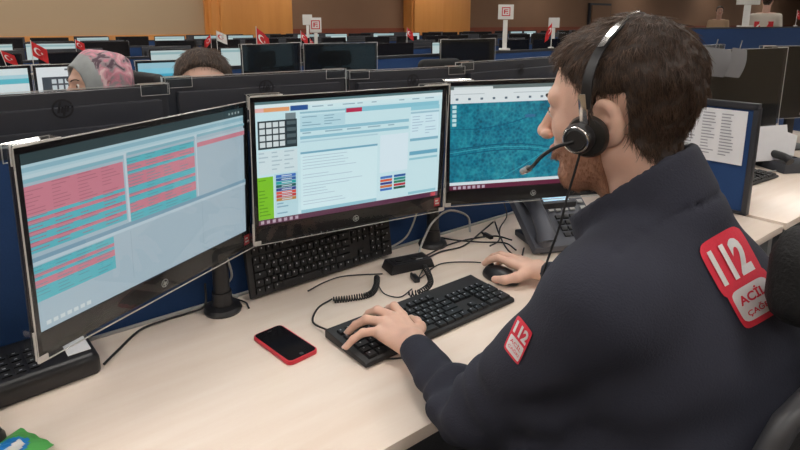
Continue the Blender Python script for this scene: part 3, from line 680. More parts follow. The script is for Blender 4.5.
# ================================================================== THINGS ON THE DESK
KU = 0.01905
def keyboard(label, loc, rz=0.0, rot=None, group=None):
    """full-size keyboard, origin at its underside centre, back towards +y"""
    t = thing('keyboard', label, 'keyboard', loc, rz, group)
    if rot: t.rotation_euler = rot
    w_, d = 0.442, 0.150
    m = MB()
    prof = [(-d / 2, 0.0), (-d / 2, 0.008), (-d / 2 + .004, 0.0105), (d / 2 - .022, 0.0185), (d / 2 - .004, 0.0205), (d / 2, 0.0175), (d / 2, 0.0)]
    n = len(prof); vs = [(-w_ / 2, y, z) for y, z in prof] + [(w_ / 2, y, z) for y, z in prof]
    m.add(vs, [tuple(range(n)), tuple(range(2 * n - 1, n - 1, -1))] + [(i, i + n, (i + 1) % n + n, (i + 1) % n) for i in range(n)])
    m.build('body', M['black_soft'], t, bevel=0.0018)
    sl = math.atan2(0.008, d - .026)
    cache = {}
    def key(x, y, u, v=1.0):
        if (u, v) not in cache:
            q = MB().box((0, 0, 0.0035), (KU * u - .0028, KU * v - .0028, 0.006), 0, None, .88).quad(0, 0, 0, 0, 0) if False else MB().box((0, 0, 0.0035), (KU * u - .0026, KU * v - .0026, 0.006), 0, None, .88)
            q.add([(-.0035, .001, .0067), (-.0005, .001, .0067), (-.0005, .005, .0067), (-.0035, .005, .0067)], [(0, 1, 2, 3)], 1)
            o = q.build('key', [M['key'], M['legend']], t); cache[(u, v)] = o
        else:
            o = cache[(u, v)].copy(); COL.objects.link(o); o.parent = t
        zz = 0.0105 + (y + d / 2 - .004) * math.tan(sl)
        o.location = (x, y, zz); o.rotation_euler = (sl, 0, 0)
    x0 = -w_ / 2 + .012; yb = -d / 2 + .016
    rows = [([1.25, 1.25, 1.25, 6.25, 1.25, 1.25, 1.25, 1.25], 0), ([1.25, 1] + [1] * 10 + [2.75], 1), ([1.75] + [1] * 11 + [2.25], 2), ([1.5] + [1] * 12 + [1.5], 3), ([1] * 13 + [2], 4)]
    for ks, r_ in rows:
        x = x0
        for u in ks: key(x + u * KU / 2, yb + r_ * KU, u); x += u * KU
    for i in range(12): key(x0 + KU * .5 + (i + 1 + (i // 4) * .5) * KU, yb + 5.25 * KU, 1)
    key(x0 + KU * .5, yb + 5.25 * KU, 1)
    xe = x0 + 15.25 * KU
    for i in range(3):
        key(xe + (i + .5) * KU, yb, 1); key(xe + (i + .5) * KU, yb + 3 * KU, 1); key(xe + (i + .5) * KU, yb + 4 * KU, 1)
    key(xe + 1.5 * KU, yb + KU, 1)
    xn = xe + 3.25 * KU
    for r_ in range(1, 5):
        for i in range(3): key(xn + (i + .5) * KU, yb + r_ * KU, 1)
    key(xn + KU, yb, 2); key(xn + 2.5 * KU, yb, 1)
    key(xn + 3.5 * KU - .004, yb + .5 * KU, 1, 2); key(xn + 3.5 * KU - .004, yb + 2.5 * KU, 1, 2)
    for s in (-1, 1): MB().box((s * .18, d / 2 - .02, -0.001), (.03, .012, .003)).build('foot', M['black'], t)
    return t
kb = keyboard('black wired keyboard lying flat under the man\'s left hand', (0.811, 0.917, D + .0026), R(0.3))
k2 = dup(kb, (0.775, 1.262, D + 0.0805), 0, 'black keyboard propped upright against the blue partition behind the middle monitor')
k2.rotation_euler = (R(78), 0, R(1.5)); k2.location = (0.757, 1.273, D + 0.080)
k3 = dup(kb, (2.62, 0.98, D + .0026), R(-4), 'black keyboard beyond the side divider, half hidden by it')

# mouse
t = thing('computer_mouse', 'small black mouse under the man\'s right hand', 'mouse', (1.105, 0.957, D), R(4))
P, lo, h = grid((-.04, -.065, -.01), (.04, .065, .05), .0022)
F = smax(ell(P, (0, -.004, .006), (.031, .055, .030)), -P[2] + .0015, .002); V, Q = nets(F, lo, h)
np_obj('body', [(V, Q, 0)], M['black'], t)
MB().cyl((-.003, .028, .031), (.003, .028, .031), .008, n=16).build('scroll_wheel', M['black_soft'], t, smooth=True)

# red cased mobile phone
t = thing('mobile_phone', 'mobile phone with dark screen lying face up in a red case', 'mobile phone', (0.5077, 1.0175, D), R(5.5))
MB().extr(rrect(.072, .143, .012), 0, .009, X=Matrix(((1, 0, 0, 0), (0, 0, 1, 0), (0, 1, 0, 0), (0, 0, 0, 1)))).build('case', M['phone_red'], t, bevel=.002)
SW = Matrix(((1, 0, 0, 0), (0, 0, 1, 0), (0, 1, 0, 0), (0, 0, 0, 1)))
MB().extr(rrect(.0655, .1365, .009), .0085, .0096, X=SW).build('screen', M['phone_glass'], t)
MB().extr(rrect(.010, .0016, .0007, 3, 0, .058), .0096, .0098, X=SW).cyl((0, -.0605, .0094), (0, -.0605, .00985), .0045).build('speaker_and_button', M['black_soft'], t)

# small black headset amplifier box
t = thing('headset_adapter', 'small black headset adapter box with coiled leads, by the back of the desk', 'adapter box', (0.965, 1.165, D), R(-12))
MB().box((0, 0, .014), (.135, .062, .024), taper=.88).box((0, 0, .0265), (.10, .04, .003)).build('housing', M['black'], t, bevel=.004)
m = MB()
for i in range(2): m.cyl((-.03 + i * .045, -.004, .027), (-.03 + i * .045, -.004, .031), .011, n=20)
m.build('dial', M['black_soft'], t, smooth=True)
MB().box((.025, -.018, .0285), (.02, .004, .001)).build('label', M['legend'], t)

# IP phone with handset
t = thing('desk_phone', 'slate grey desk phone with lit display, half hidden by the man\'s collar', 'phone', (1.44, 1.03, D), R(-24))
A = R(32); X = Matrix.Translation((0, -.09, .03)) @ Matrix.Rotation(A, 4, 'X')
MB().box((0, .10, -.012), (.235, .215, .03), 0, X).build('body', M['ip_grey'], t, bevel=.006)
MB().box((0, .045, .06), (.16, .05, .12), 0).box((0, 0, .012), (.19, .17, .02)).build('stand', M['ip_dark'], t, bevel=.006)
hs = thing('handset', None, None)
bpy.data.objects.remove(hs)
m = MB(); xh = -.082
path = spline([(xh, .0, .020), (xh, .03, .034), (xh, .10, .044), (xh, .17, .036), (xh, .205, .020)], 8)
rad = [.022 + .006 * abs(math.cos(PI * i / (len(path) - 1))) for i in range(len(path))]
m.tube(path, rad, 14, X=X); m.cyl((xh, .018, .004), (xh, .018, .026), .026, .024, X=X); m.cyl((xh, .192, .004), (xh, .192, .026), .026, .024, X=X)
m.build('handset', M['ip_grey'], t, smooth=True)
df = MB().box((.022, .165, .0035), (.105, .065, .004), 0, X).build('display_frame', M['ip_dark'], t, bevel=.001)
MB().box((.022, .165, .0062), (.086, .046, .001), 0, X).build('display', M['lcd'], df)
for i in range(4):
    for j in range(3): MB().box((.0 + j * .024, .095 - i * .022, .006), (.018, .014, .006), 0, X).build('button', M['key'], t, bevel=.001)
for i in range(4): MB().box((-.012 + i * .024, .122, .006), (.016, .008, .005), 0, X).build('button', M['silver'], t)
MB().box((-.042, .095, .007), (.014, .010, .006), 0, X).build('button', M['red_ink'], t)
for i in range(5): MB().box((.098, .15 - i * .026, .006), (.018, .012, .005), 0, X).build('button', M['silver'], t)
MB().extr(rrect(.03, .008, .003, 3, .02, .208), 0.003, .0045, X=X @ SW).build('emblem', M['silver'], t)

# big black console at lower left, under the left monitor
t = thing('desk_console', 'thick black keypad console with white label under the left monitor', 'console', (0.003, 1.212, D), R(4))
P, lo, h = grid((-.22, -.14, -.01), (.22, .14, .08), .004)
q = [np.abs(P[0]) - .165, np.abs(P[1] + .0) - .055, np.abs(P[2] - .020 - .10 * (P[1])) - .012]
F = np.sqrt(np.maximum(q[0], 0) ** 2 + np.maximum(q[1], 0) ** 2 + np.maximum(q[2], 0) ** 2) + np.minimum(np.maximum(q[0], np.maximum(q[1], q[2])), 0) - .016
F = smax(F, -P[2] + .001, .003); V, Q = nets(F, lo, h); np_obj('housing', [(V, Q, 0)], M['black'], t)
S = Matrix.Rotation(math.atan(.10), 4, 'X')
for i in range(4):
    for j in range(9): MB().box((-.10 + j * .022, -.036 + i * .020, .0480), (.016, .013, .004), 0, S).box((-.10 + j * .022, -.036 + i * .020, .0502), (.005, .0018, .0006), 1, S).build('key', [M['key'], M['legend']], t)
MB().box((.150, -.012, .0492), (.04, .062, .0014), 0, S).build('label', M['paper'], t)
# handset leaning at the picture's left edge
t = thing('handset', 'black phone handset lying at the left edge in front of the console', 'handset', (-0.052, 1.118, D), R(-62))
path = spline([(-.10, 0, .022), (-.07, 0, .045), (0, 0, .062), (.07, 0, .045), (.10, 0, .022)], 8)
MB().tube(path, [.020 + .004 * abs(math.cos(PI * i / (len(path) - 1))) for i in range(len(path))], 14).build('grip', M['black'], t, smooth=True)
for s in (-1, 1): MB().lathe([(.025, .001), (.029, .006), (.028, .022), (.018, .034)], X=Matrix.Translation((s * .095, 0, 0))).build('earpiece' if s < 0 else 'mouthpiece', M['black'], t, smooth=True)
# snack wrapper
t = thing('snack_wrapper', 'green and blue snack packet lying in the lower left corner', 'wrapper', (0.012, 0.985, D), R(25))
def pillow(w_, d, hh, n=22, seed=1):
    vs = []; r_ = random.Random(seed); ph = [r_.uniform(0, 6) for _ in range(6)]
    for s in (1, -1):
        for j in range(n + 1):
            for i in range(n + 1):
                u = i / n * 2 - 1; v = j / n * 2 - 1
                b = (1 - abs(u) ** 2.6) * (1 - abs(v) ** 2.6)
                wr = .12 * math.sin(u * 9 + ph[0] + v * 3) + .10 * math.sin(v * 13 + ph[1] + u * 4)
                vs.append((u * w_ / 2 * (1 + .02 * math.sin(9 * v)), v * d / 2 * (1 + .02 * math.sin(8 * u)), hh / 2 + .001 + s * hh / 2 * max(0, b) * (1 + wr) + .0006 * s))
    N = (n + 1) ** 2; fs = []
    for j in range(n):
        for i in range(n):
            a = j * (n + 1) + i; fs.append((a, a + 1, a + n + 2, a + n + 1)); fs.append((N + a, N + a + n + 1, N + a + n + 2, N + a + 1))
    return vs, fs
vs, fs = pillow(.105, .085, .022); m = MB(); m.add(vs, fs)
for f, k in zip(m.f, range(len(m.f))):
    c = sum((m.v[i] for i in f), Vector()) / 4; e = (c.x / .036) ** 2 + ((c.y) / .027) ** 2
    m.m[k] = 0 if e > 1 else (1 if e > .72 else (2 if abs(c.y - .008 - .3 * c.x) > .010 else 1))
m.build('packet', [M['green_foil'], M['blue_foil'], M['white']], t, smooth=True, sharp=80)

# cables --------------------------------------------------------------
def cable(label, pts, r=.0022, m='cable', name='cable', n=8, group=None):
    P_ = spline([(x, y, D + z) for x, y, z in pts], n)
    return tag(MB().tube(P_, r, 8).build(name, M[m], smooth=True, sharp=80), label, 'cable', group)
def g(px, py, z=.004): p = pix(px, py, z); return (p.x, p.y, z)
cable('thin black cable running from the console to the left monitor pole', [g(104, 364), g(118, 350), g(140, 330), g(165, 320), g(188, 313), (0.43, 1.26, .02), (.445, 1.29, .06)], .0026)
cable('thin black cable crossing behind the red phone towards the adapter box', [g(308, 291), g(325, 282), g(345, 276), (.88, 1.17, .004)], .0018)
cable('short black cable end right of the left monitor pole', [(.49, 1.27, .02), g(232, 298), g(245, 302), g(249, 308)], .0020)
cable('grey cable hanging by the left monitor pole', [(.50, 1.29, .12), (.51, 1.288, .06), g(222, 290, .02), g(238, 297)], .0028, 'cable_grey')
cable('black lead from the adapter box looping right to the mouse', [(.98, 1.12, .006), g(420, 278), g(440, 264), g(470, 262), g(488, 264), (1.112, 1.012, .012)], .0018)
cable('white looping cable rising beside the second monitor pole', [g(418, 256, .006), (1.075, 1.23, .03), (1.11, 1.225, .085), (1.20, 1.25, .095), (1.30, 1.27, .05), g(470, 232)], .0034, 'cable_grey')
cable('pale cable drooping under the map monitor', [(1.27, 1.13, .19), (1.33, 1.16, .13), (1.43, 1.16, .11), (1.50, 1.10, .14), (1.50, 1.04, .2)], .0034, 'cable_grey')
cable('grey cable behind the upright keyboard\'s right end', [g(386, 250), (1.06, 1.29, .03), (1.10, 1.292, .09), (1.11, 1.29, .15)], .003, 'cable_grey')
cable('black cable from the keyboard\'s left corner curling to the coiled lead', [(.60, .99, .014), g(313, 322), g(318, 308), g(332, 299)], .0022)
cable('black cable crossing the desk behind the mouse, first of the tangle', [g(425, 256), g(448, 245), g(470, 239), g(495, 236), g(512, 240)], .0024)
cable('black cable in the tangle running back to the partition', [g(420, 262), g(440, 252), g(463, 246), g(480, 233), g(493, 222)], .0024)
cable('long black cable running along the foot of the partition', [g(432, 236, .006), g(455, 240, .006), g(480, 242, .006), g(505, 243, .006), g(516, 250, .006)], .0024)
cable('black cable looping beside the slate phone', [g(495, 222), g(500, 236), g(508, 250), g(520, 258), g(524, 248)], .0024)
cable('black cable arching from the partition to the phone', [(1.50, 1.29, .05), (1.47, 1.25, .02), g(500, 228), g(499, 240), g(490, 246)], .0022)
cable('thin lead trailing from the adapter box under the keyboard', [g(378, 285), g(385, 294), g(400, 297), g(412, 289)], .0016)
cable('black cable hugging the keyboard\'s near edge by the wrist', [(.62, .86, .003), (.66, .83, .003), (.72, .80, .003)], .002)
def coil(label, pts, rc, turns, r=.0018):
    P_ = spline([(x, y, D + z) for x, y, z in pts], 30); n = turns * 12; out = []
    L_ = [0]
    for a, b in zip(P_, P_[1:]): L_.append(L_[-1] + (b - a).length)
    for i in range(n + 1):
        s = L_[-1] * i / n; k = min(len(P_) - 2, max(j for j in range(len(L_)) if L_[j] <= s + 1e-9)); k = min(k, len(P_) - 2)
        f = (s - L_[k]) / max(1e-9, L_[k + 1] - L_[k]); p = P_[k].lerp(P_[k + 1], f); t_ = (P_[k + 1] - P_[k]).normalized()
        u = t_.cross(Vector((0, 0, 1))).normalized(); v = u.cross(t_); a = 2 * PI * i / 12
        out.append(p + u * math.cos(a) * rc + v * math.sin(a) * rc)
    tag(MB().tube(out, r, 6).build('coiled_cable', M['cable'], smooth=True, sharp=80), label, 'cable')
coil('coiled black headset lead on the left of the adapter box', [g(333, 300, .008), g(352, 298, .008), g(370, 294, .008), g(376, 286, .008), g(377, 277, .010)], .0065, 30)
coil('coiled black headset lead hanging right of the adapter box', [g(408, 294, .008), g(420, 292, .008), g(430, 284, .009), g(429, 275, .010), g(424, 266, .012)], .0065, 22)
t = thing('cable_plug', 'small black quick-release plug beside the adapter box', 'plug', (*pix(415, 278, .007).xy, D), R(70))
MB().box((0, 0, .007), (.036, .016, .012)).build('shell', M['black'], t, bevel=.003)
MB().cyl((.018, 0, .007), (.028, 0, .007), .004).build('strain_relief', M['black_soft'], t, smooth=True)
t = thing('network_plug', 'small dark cable plug dangling near the slate phone', 'plug', (*pix(488, 234, .012).xy, D), R(80))
MB().box((0, 0, .006), (.040, .013, .011)).build('shell', M['black'], t, bevel=.002)
MB().cyl((.02, 0, .006), (.03, 0, .006), .0035).build('strain_relief', M['black_soft'], t, smooth=True)

# clutter beyond the divider
paper_sheet('paper_sheet', 'white sheet standing up behind the side divider', .30, .16, (2.93, 1.03, D + .115), (R(-12), R(-4), R(-38)), 0)
paper_sheet('paper_sheet', 'white card leaning beside the standing sheet, small mark on it', .14, .16, (3.12, .98, D + .082), (R(-15), R(18), R(-30)), 0)
paper_sheet('paper_sheet', 'yellowish papers lying flat beyond the side divider', .26, .2, (2.62, 1.15, D + .0015), (R(-90), 0, R(20)), 0)
cable('black cable tangle beyond the side divider', [(2.85, 1.1, .006), (3.0, 1.02, .015), (3.15, .98, .006), (3.3, .92, .02), (3.2, .84, .006), (3.05, .88, .006)], .004)
cable('pale cable on the desk beyond the side divider', [(2.7, 1.12, .004), (2.9, .96, .004), (3.1, .90, .010), (3.35, .80, .004)], .003, 'cable_grey')
t = thing('desk_phone', 'dark desk phone on the far desk at the right edge', 'phone', (3.05, .93, D), R(-30))
MB().box((0, 0, .022), (.19, .18, .044), taper=.9).build('body', M['ip_dark'], t, bevel=.006)
MB().tube(spline([(-.07, -.09, .055), (-.07, -.05, .07), (-.07, .05, .07), (-.07, .09, .055)], 6), .018, 12).build('handset', M['black'], t, smooth=True)
MB().box((.03, .045, .045), (.08, .04, .004)).build('display', M['off_glass'], t)

# ================================================================== PEOPLE
def head_sdf(P, beard=False):
    x, y, z = P; ax = np.abs(x); PA = (ax, y, z)
    F = ell(P, (0, -.014, .034), (.074, .098, .084))
    F = smin(F, ell(P, (0, .034, -.022), (.058, .058, .080)), .03)
    F = smin(F, cone(PA, (.050, -.002, -.052), (.022, .060, -.092), .020, .018), .022)
    F = smin(F, ell(P, (0, .068, -.094), (.024, .020, .018)), .018)
    F = smin(F, cone(P, (0, .02, -.075), (0, .062, -.092), .03, .016), .02)
    F = smin(F, cone(PA, (.006, .087, .026), (.040, .074, .026), .011, .010), .014)
    F = smin(F, ell(PA, (.037, .056, -.018), (.022, .024, .020)), .018)
    F = smax(F, -ell(PA, (.031, .094, .006), (.017, .017, .011)), .008)
    F = smin(F, ell(PA, (.031, .0745, .006), (.0145, .0135, .0115)), .003)
    F = smin(F, cone(P, (0, .084, .018), (0, .112, -.024), .0075, .0095), .010)
    F = smin(F, ell(P, (0, .1135, -.028), (.0105, .0105, .009)), .006)
    F = smin(F, ell(PA, (.0125, .104, -.031), (.0075, .010, .0075)), .005)
    F = smin(F, ell(P, (0, .083, -.052), (.024, .014, .016)), .012)
    F = smin(F, ell(P, (0, .0955, -.052), (.021, .0085, .0050)), .004)
    F = smin(F, ell(P, (0, .094, -.0625), (.018, .0085, .0058)), .004)
    F = smax(F, -ell(P, (0, .104, -.0570), (.022, .006, .0016)), .002)
    # neck
    F = smin(F, cone(P, (0, -.022, -.04), (0, -.048, -.22), .056, .060), .030)
    F = smin(F, cone(PA, (.045, -.03, -.05), (.015, .0, -.19), .016, .014), .02)
    # ears
    rot = Euler((R(-12), R(6), R(-18))).to_matrix()
    E_ = ell(PA, (.079, -.012, -.006), (.0085, .020, .033), rot)
    E_ = smax(E_, -ell(PA, (.088, -.006, -.002), (.008, .011, .019), rot), .004)
    E_ = smin(E_, ell(PA, (.076, -.004, -.030), (.007, .010, .010), rot), .006)
    E_ = smin(E_, cone(PA, (.066, -.004, -.004), (.078, -.012, -.006), .012, .006), .006)
    return smin(F, E_, .005)
def hair_sdf(P, S, style='short'):
    x, y, z = P; ax = np.abs(x)
    th = .005 + .008 * np.clip((z - .03) / .07, 0, 1) + .001 * np.clip((y - .02) / .05, 0, 1) * np.clip((z - .06) / .03, 0, 1)
    th = th - .004 * np.clip((-z - .02) / .04, 0, 1) + .006 * vnoise((x, y, z), 55, 3) * np.clip((z + .02) / .05, 0, 1) + .004 * vnoise((x, y, z), 130, 4)
    line = np.where(y > .022, .034 + (y - .022) * 1.02, np.where(y > .004, -.012, np.where(y > -.036, .030, np.maximum(-.085, -.036 + (y + .036) * 1.6))))
    line = np.where((y > .022) & (ax < .045), np.maximum(line, .052 + .25 * (y - .03)), line)
    return smax(S - th, (line - z) * .8, .006)
def head_mats(V, Q):
    c = V[Q].mean(1); lip = (np.abs(c[:, 0]) < .022) & (c[:, 1] > .089) & (c[:, 2] < -.046) & (c[:, 2] > -.069)
    return np.where(lip, 1, 0)
def build_head(h=.003, beard=True, hair=True):
    P, lo, hh = grid((-.11, -.135, -.25), (.11, .145, .15), h); S = head_sdf(P); out = {}
    V, Q = nets(S, lo, hh); out['skin'] = (V, Q, head_mats(V, Q))
    if hair: HV, HQ = nets(hair_sdf(P, S), lo, hh); out['hair'] = (relax(HV, HQ, 1), HQ, 0)
    if beard:
        x, y, z = P; ax = np.abs(x)
        th = .0030 + .0022 * vnoise(P, 260, 5)
        low = -.130 + 0.5 * np.maximum(0, .03 - y)
        reg = smax(z - np.where(y > .035, -.030 - .45 * (y - .035), -.004), low - z, .004)
        reg = smax(reg, -(y - .004), .004)
        mouth = ell(P, (0, .100, -.057), (.021, .014, .0115)); nose = ell(P, (0, .105, -.026), (.024, .02, .016))
        reg = smax(smax(reg, -mouth, .003), -nose, .003); ch = ell((ax, y, z), (.045, .07, -.014), (.026, .03, .020)); reg = smax(reg, -ch, .004)
        BV, BQ = nets(smax(S - th, reg, .003), lo, hh); out['beard'] = (BV, BQ, 0)
    return out
def strands(V, Q, n, flow, L0, L1, r, seed=1, lift=.25, seg=3):
    """short tapered hairs growing out of a surface"""
    r_ = np.random.default_rng(seed); f = r_.integers(0, len(Q), n); a, b, c, d = (V[Q[f, i]] for i in range(4))
    nrm = np.cross(c - a, d - b); nrm /= np.linalg.norm(nrm, axis=1)[:, None] + 1e-9
    u, v = r_.random((n, 1)), r_.random((n, 1)); p = (a * (1 - u) + b * u) * (1 - v) + (d * (1 - u) + c * u) * v
    fl = flow(p) + r_.normal(0, .22, (n, 3)); fl -= nrm * (fl * nrm).sum(1)[:, None]; fl /= np.linalg.norm(fl, axis=1)[:, None] + 1e-9
    Ln = r_.uniform(L0, L1, (n, 1)); side = np.cross(nrm, fl); VV = []; FF = []
    pts = []
    for k in range(seg + 1):
        t = k / seg; pts.append(p - nrm * .001 + fl * Ln * t + nrm * Ln * lift * (t - .75 * t * t))
    for k in range(seg + 1):
        w_ = r * (1 - .8 * k / seg)
        for a_ in range(3):
            an = 2 * PI * a_ / 3; VV.append(pts[k] + side * w_ * math.cos(an) + nrm * w_ * math.sin(an))
    VV = np.stack(VV, 1).reshape(-1, 3); base = np.arange(n)[:, None] * (3 * (seg + 1)); Qs = []
    for k in range(seg):
        for a_ in range(3): Qs.append(np.concatenate([base + k * 3 + a_, base + k * 3 + (a_ + 1) % 3, base + (k + 1) * 3 + (a_ + 1) % 3, base + (k + 1) * 3 + a_], 1))
    return VV, np.concatenate(Qs)
def hair_flow(p):
    x, y, z = p.T; top = np.clip((z - .055) / .05, 0, 1)[:, None]; back = np.clip((-y - .0) / .06, 0, 1)[:, None]
    f = np.stack([np.sign(x) * .35, np.full_like(x, .75), np.full_like(x, -.25)], 1) * top + (1 - top) * np.stack([0 * x, .15 - .0 * x, -1 + 0 * x], 1)
    f = f * (1 - back * .6) + back * .6 * np.stack([.2 * np.sign(x), -.35 + 0 * x, -.9 + 0 * x], 1); return f

def finger(P, F, pts, r0, r1, k=.004):
    n = len(pts) - 1
    for i in range(n):
        a = r0 + (r1 - r0) * i / n; b = r0 + (r1 - r0) * (i + 1) / n
        G = cone(P, pts[i], pts[i + 1], a, b)
        F = G if F is None else smin(F, G, k)
    return F
def mid_joint(a, b, lift, f):
    a = np.array(a, float); b = np.array(b, float); m = a + (b - a) * f; m[2] += lift; return tuple(m)
def hand_sdf(P, wrist, fore, mcps, tips, lifts, thumb, rk=.0105):
    """wrist, a point up the forearm, four knuckles, four fingertips, thumb points; every finger its own chain"""
    F = cone(P, fore, wrist, .0245, .0230)
    wr = np.array(wrist)
    mi, mp = np.array(mcps[0]), np.array(mcps[3])
    pal = None
    for i, m in enumerate(mcps):
        a = wr + (np.array(m) - np.array(mcps[1])) * .45; a[2] -= .004; b = np.array(m, float); b[2] -= .005
        G = cone(P, a, b, .0145, .0120); pal = G if pal is None else smin(pal, G, .014)
    F = smin(F, pal, .016)
    for i, (m, tp, lf) in enumerate(zip(mcps, tips, lifts)):
        m = np.array(m, float); r0 = rk * (1.0, 1.03, .98, .88)[i]; r1 = r0 * .74
        p1 = mid_joint(m, tp, lf, .47); p2 = mid_joint(m, tp, lf * .72, .78)
        G = finger(P, None, [tuple(m - [0, 0, .002]), p1, p2, tp], r0, r1, .003)
        F = smin(F, G, .0045)
    G = finger(P, None, thumb, .0150, .0090, .006); F = smin(F, G, .009)
    return F

# --- the man -----------------------------------------------------------------
def W3(x, y, z): return (x, y, z + D)
HEADX = Matrix.Translation(W3(.716, .4245, .549)) @ Matrix.Rotation(R(14), 4, 'Z') @ Matrix.Rotation(R(-8), 4, 'X') @ Matrix.Rotation(R(-2), 4, 'Y') @ Matrix.Scale(.945, 4)
hd = build_head(.0026)
LW, LF = W3(.680, .805, .046), W3(.640, .725, .050)
lm = [W3(.716, .884, .058), W3(.692, .893, .061), W3(.667, .889, .058), W3(.645, .875, .050)]
lt_ = [W3(.722, .950, .028), W3(.670, .962, .028), W3(.616, .940, .028), W3(.583, .898, .026)]
P, lo, h = grid((.56, .70, D + .005), (.80, .99, D + .11), .0020)
FL = hand_sdf(P, LW, LF, lm, lt_, (.020, .017, .015, .012), [W3(.700, .822, .040), W3(.736, .850, .036), W3(.752, .880, .030), W3(.755, .902, .027)])
VL, QL = nets(FL, lo, h)
RW, RF = W3(1.158, .872, .044), W3(1.150, .79, .046)
rm = [W3(1.118, .935, .054), W3(1.140, .945, .056), W3(1.163, .942, .050), W3(1.181, .930, .042)]
rt_ = [W3(1.093, .999, .034), W3(1.114, 1.008, .034), W3(1.150, 1.004, .012), W3(1.176, .984, .011)]
P, lo, h = grid((1.04, .76, D + .001), (1.23, 1.04, D + .11), .0020)
FR = hand_sdf(P, RW, RF, rm, rt_, (.012, .012, .014, .012), [W3(1.136, .885, .036), W3(1.098, .893, .030), W3(1.073, .912, .023), W3(1.064, .936, .019)])
VR, QR = nets(FR, lo, h)
yawT = R(10); RT = Matrix.Rotation(yawT, 3, 'Z')
NB = (.758, .365, .405); LS = (.598, .352, .325); RS = (.925, .425, .300); LE = (.590, .560, .058); RE = (1.105, .605, .075)
def torso_sdf(P, g=0.0):
    F = ell(P, W3(.795, .272, .07), (.175 + g, .128 + g, .22), RT)
    F = smin(F, ell(P, W3(.765, .330, .236), (.184 + g, .124 + g, .162 + g), RT), .08)
    F = smin(F, ell(P, W3(.815, .200, -.13), (.185 + g, .140 + g, .13), RT), .07)
    F = smin(F, cone(P, W3(LS[0] + .03, LS[1], LS[2]), W3(RS[0] - .03, RS[1], RS[2]), .068 + g, .068 + g), .05)
    F = smin(F, cone(P, W3(.74, .360, .400), W3(LS[0] + .02, LS[1] + .005, LS[2] + .018), .058 + g, .050 + g), .05)
    F = smin(F, cone(P, W3(.77, .370, .398), W3(RS[0] - .02, RS[1] + .005, RS[2] + .012), .046 + g, .046 + g), .07)
    return F
def arms_sdf(P, g, ext=True):
    F = cone(P, W3(*LS), W3(*LE), .060 + g, .043 + g); F = smin(F, cone(P, W3(*RS), W3(*RE), .060 + g, .043 + g), .01)
    G = cone(P, W3(*LE), (.660, .765, LW[2] + .002), .043 + g, .031 + g); G = smin(G, cone(P, W3(*RE), (1.153, .822, RW[2]), .043 + g, .027 + g), .01)
    return smin(F, G, .02)
P, lo, h = grid((.40, .0, D - .32), (1.26, .90, D + .50), .011)
BF = smin(torso_sdf(P, -.014), arms_sdf(P, -.012), .04); BF = smin(BF, cone(P, W3(*NB), W3(.738, .385, .46), .05, .05), .03)
# hips, thighs, shins of the seated body
Pl, lol, hl = grid((.50, -.10, .06), (1.12, .90, D - .02), .013)
def legs(P, g):
    F = cone(P, (.74, .16, .56), (.70, .56, .555), .085 + g, .068 + g); F = smin(F, cone(P, (.90, .18, .56), (.93, .58, .555), .085 + g, .068 + g), .02)
    G = cone(P, (.70, .56, .555), (.69, .60, .12), .064 + g, .045 + g); G = smin(G, cone(P, (.93, .58, .555), (.95, .64, .12), .064 + g, .045 + g), .02)
    return smin(smin(F, G, .03), ell(P, (.82, .12, .58), (.18 + g, .13 + g, .12 + g)), .05)
VB, QB = nets(BF, lo, h); VG, QG = nets(legs(Pl, -.012), lol, hl)
hV, hQ, hM = hd['skin']
man = np_obj('person', [(xf(hV, HEADX), hQ, hM), (VL, QL, 0), (VR, QR, 0), (VB, QB, 0), (VG, QG, 0)], [M['skin'], M['lip']])
tag(man, 'bearded man in navy jacket with headset, seated at the desk typing, left hand on keyboard', 'person')
EX = HEADX
o = np_obj('hair', [(xf(hd['hair'][0], EX), hd['hair'][1], 0)], M['hair'], man)
SV, SQ = strands(hd['hair'][0], hd['hair'][1], 15000, hair_flow, .010, .024, .00055, 2, .22)
np_obj('hair_strands', [(xf(SV, EX), SQ, 0)], M['hair_tip'], man)
BV, BQ, _ = hd['beard']
np_obj('beard', [(xf(BV, EX), BQ, 0)], M['beard'], man)
SV, SQ = strands(BV, BQ, 12000, lambda p: np.stack([0 * p[:, 0], .25 + 0 * p[:, 0], -1 + 0 * p[:, 0]], 1), .004, .009, .00035, 3, .5, 2)
np_obj('beard_strands', [(xf(SV, EX), SQ, 0)], M['beard_tip'], man)
for s in (-1, 1):
    e = MB(); Xe = EX @ Matrix.Translation((s * .031, .0772, .006)) @ Matrix.Rotation(R(-90), 4, 'X')
    e.lathe([(.0005, -.0115), (.006, -.010), (.0105, -.005), (.0118, 0), (.0112, .004), (.0095, .0072), (.0058, .0104)], X=Xe)
    e.lathe([(.0060, .0100), (.0035, .0117), (.0004, .0121)], mi=1, X=Xe); e.build('eye', [M['eye'], M['iris']], man, smooth=True, sharp=80)
    b = MB(); pts = [(s * x, y - .0022, z) for x, y, z in ((.012, .0985, .024), (.022, .0965, .0295), (.034, .0890, .0310), (.046, .0790, .0260))]
    b.tube(spline(pts, 5), [.0010 + .0010 * math.sin(PI * min(1, i / 15 + .1)) for i in range(16)], 6, X=EX); b.build('eyebrow', M['hair'], man, smooth=True)
    b = MB(); pts = [(s * x, y, z) for x, y, z in ((.0205, .0868, .0055), (.026, .0893, .0105), (.033, .0888, .0110), (.041, .0835, .0060))]
    b.tube(spline(pts, 5), .0011, 6, X=EX); b.build('eyelashes', M['hair'], man, smooth=True)
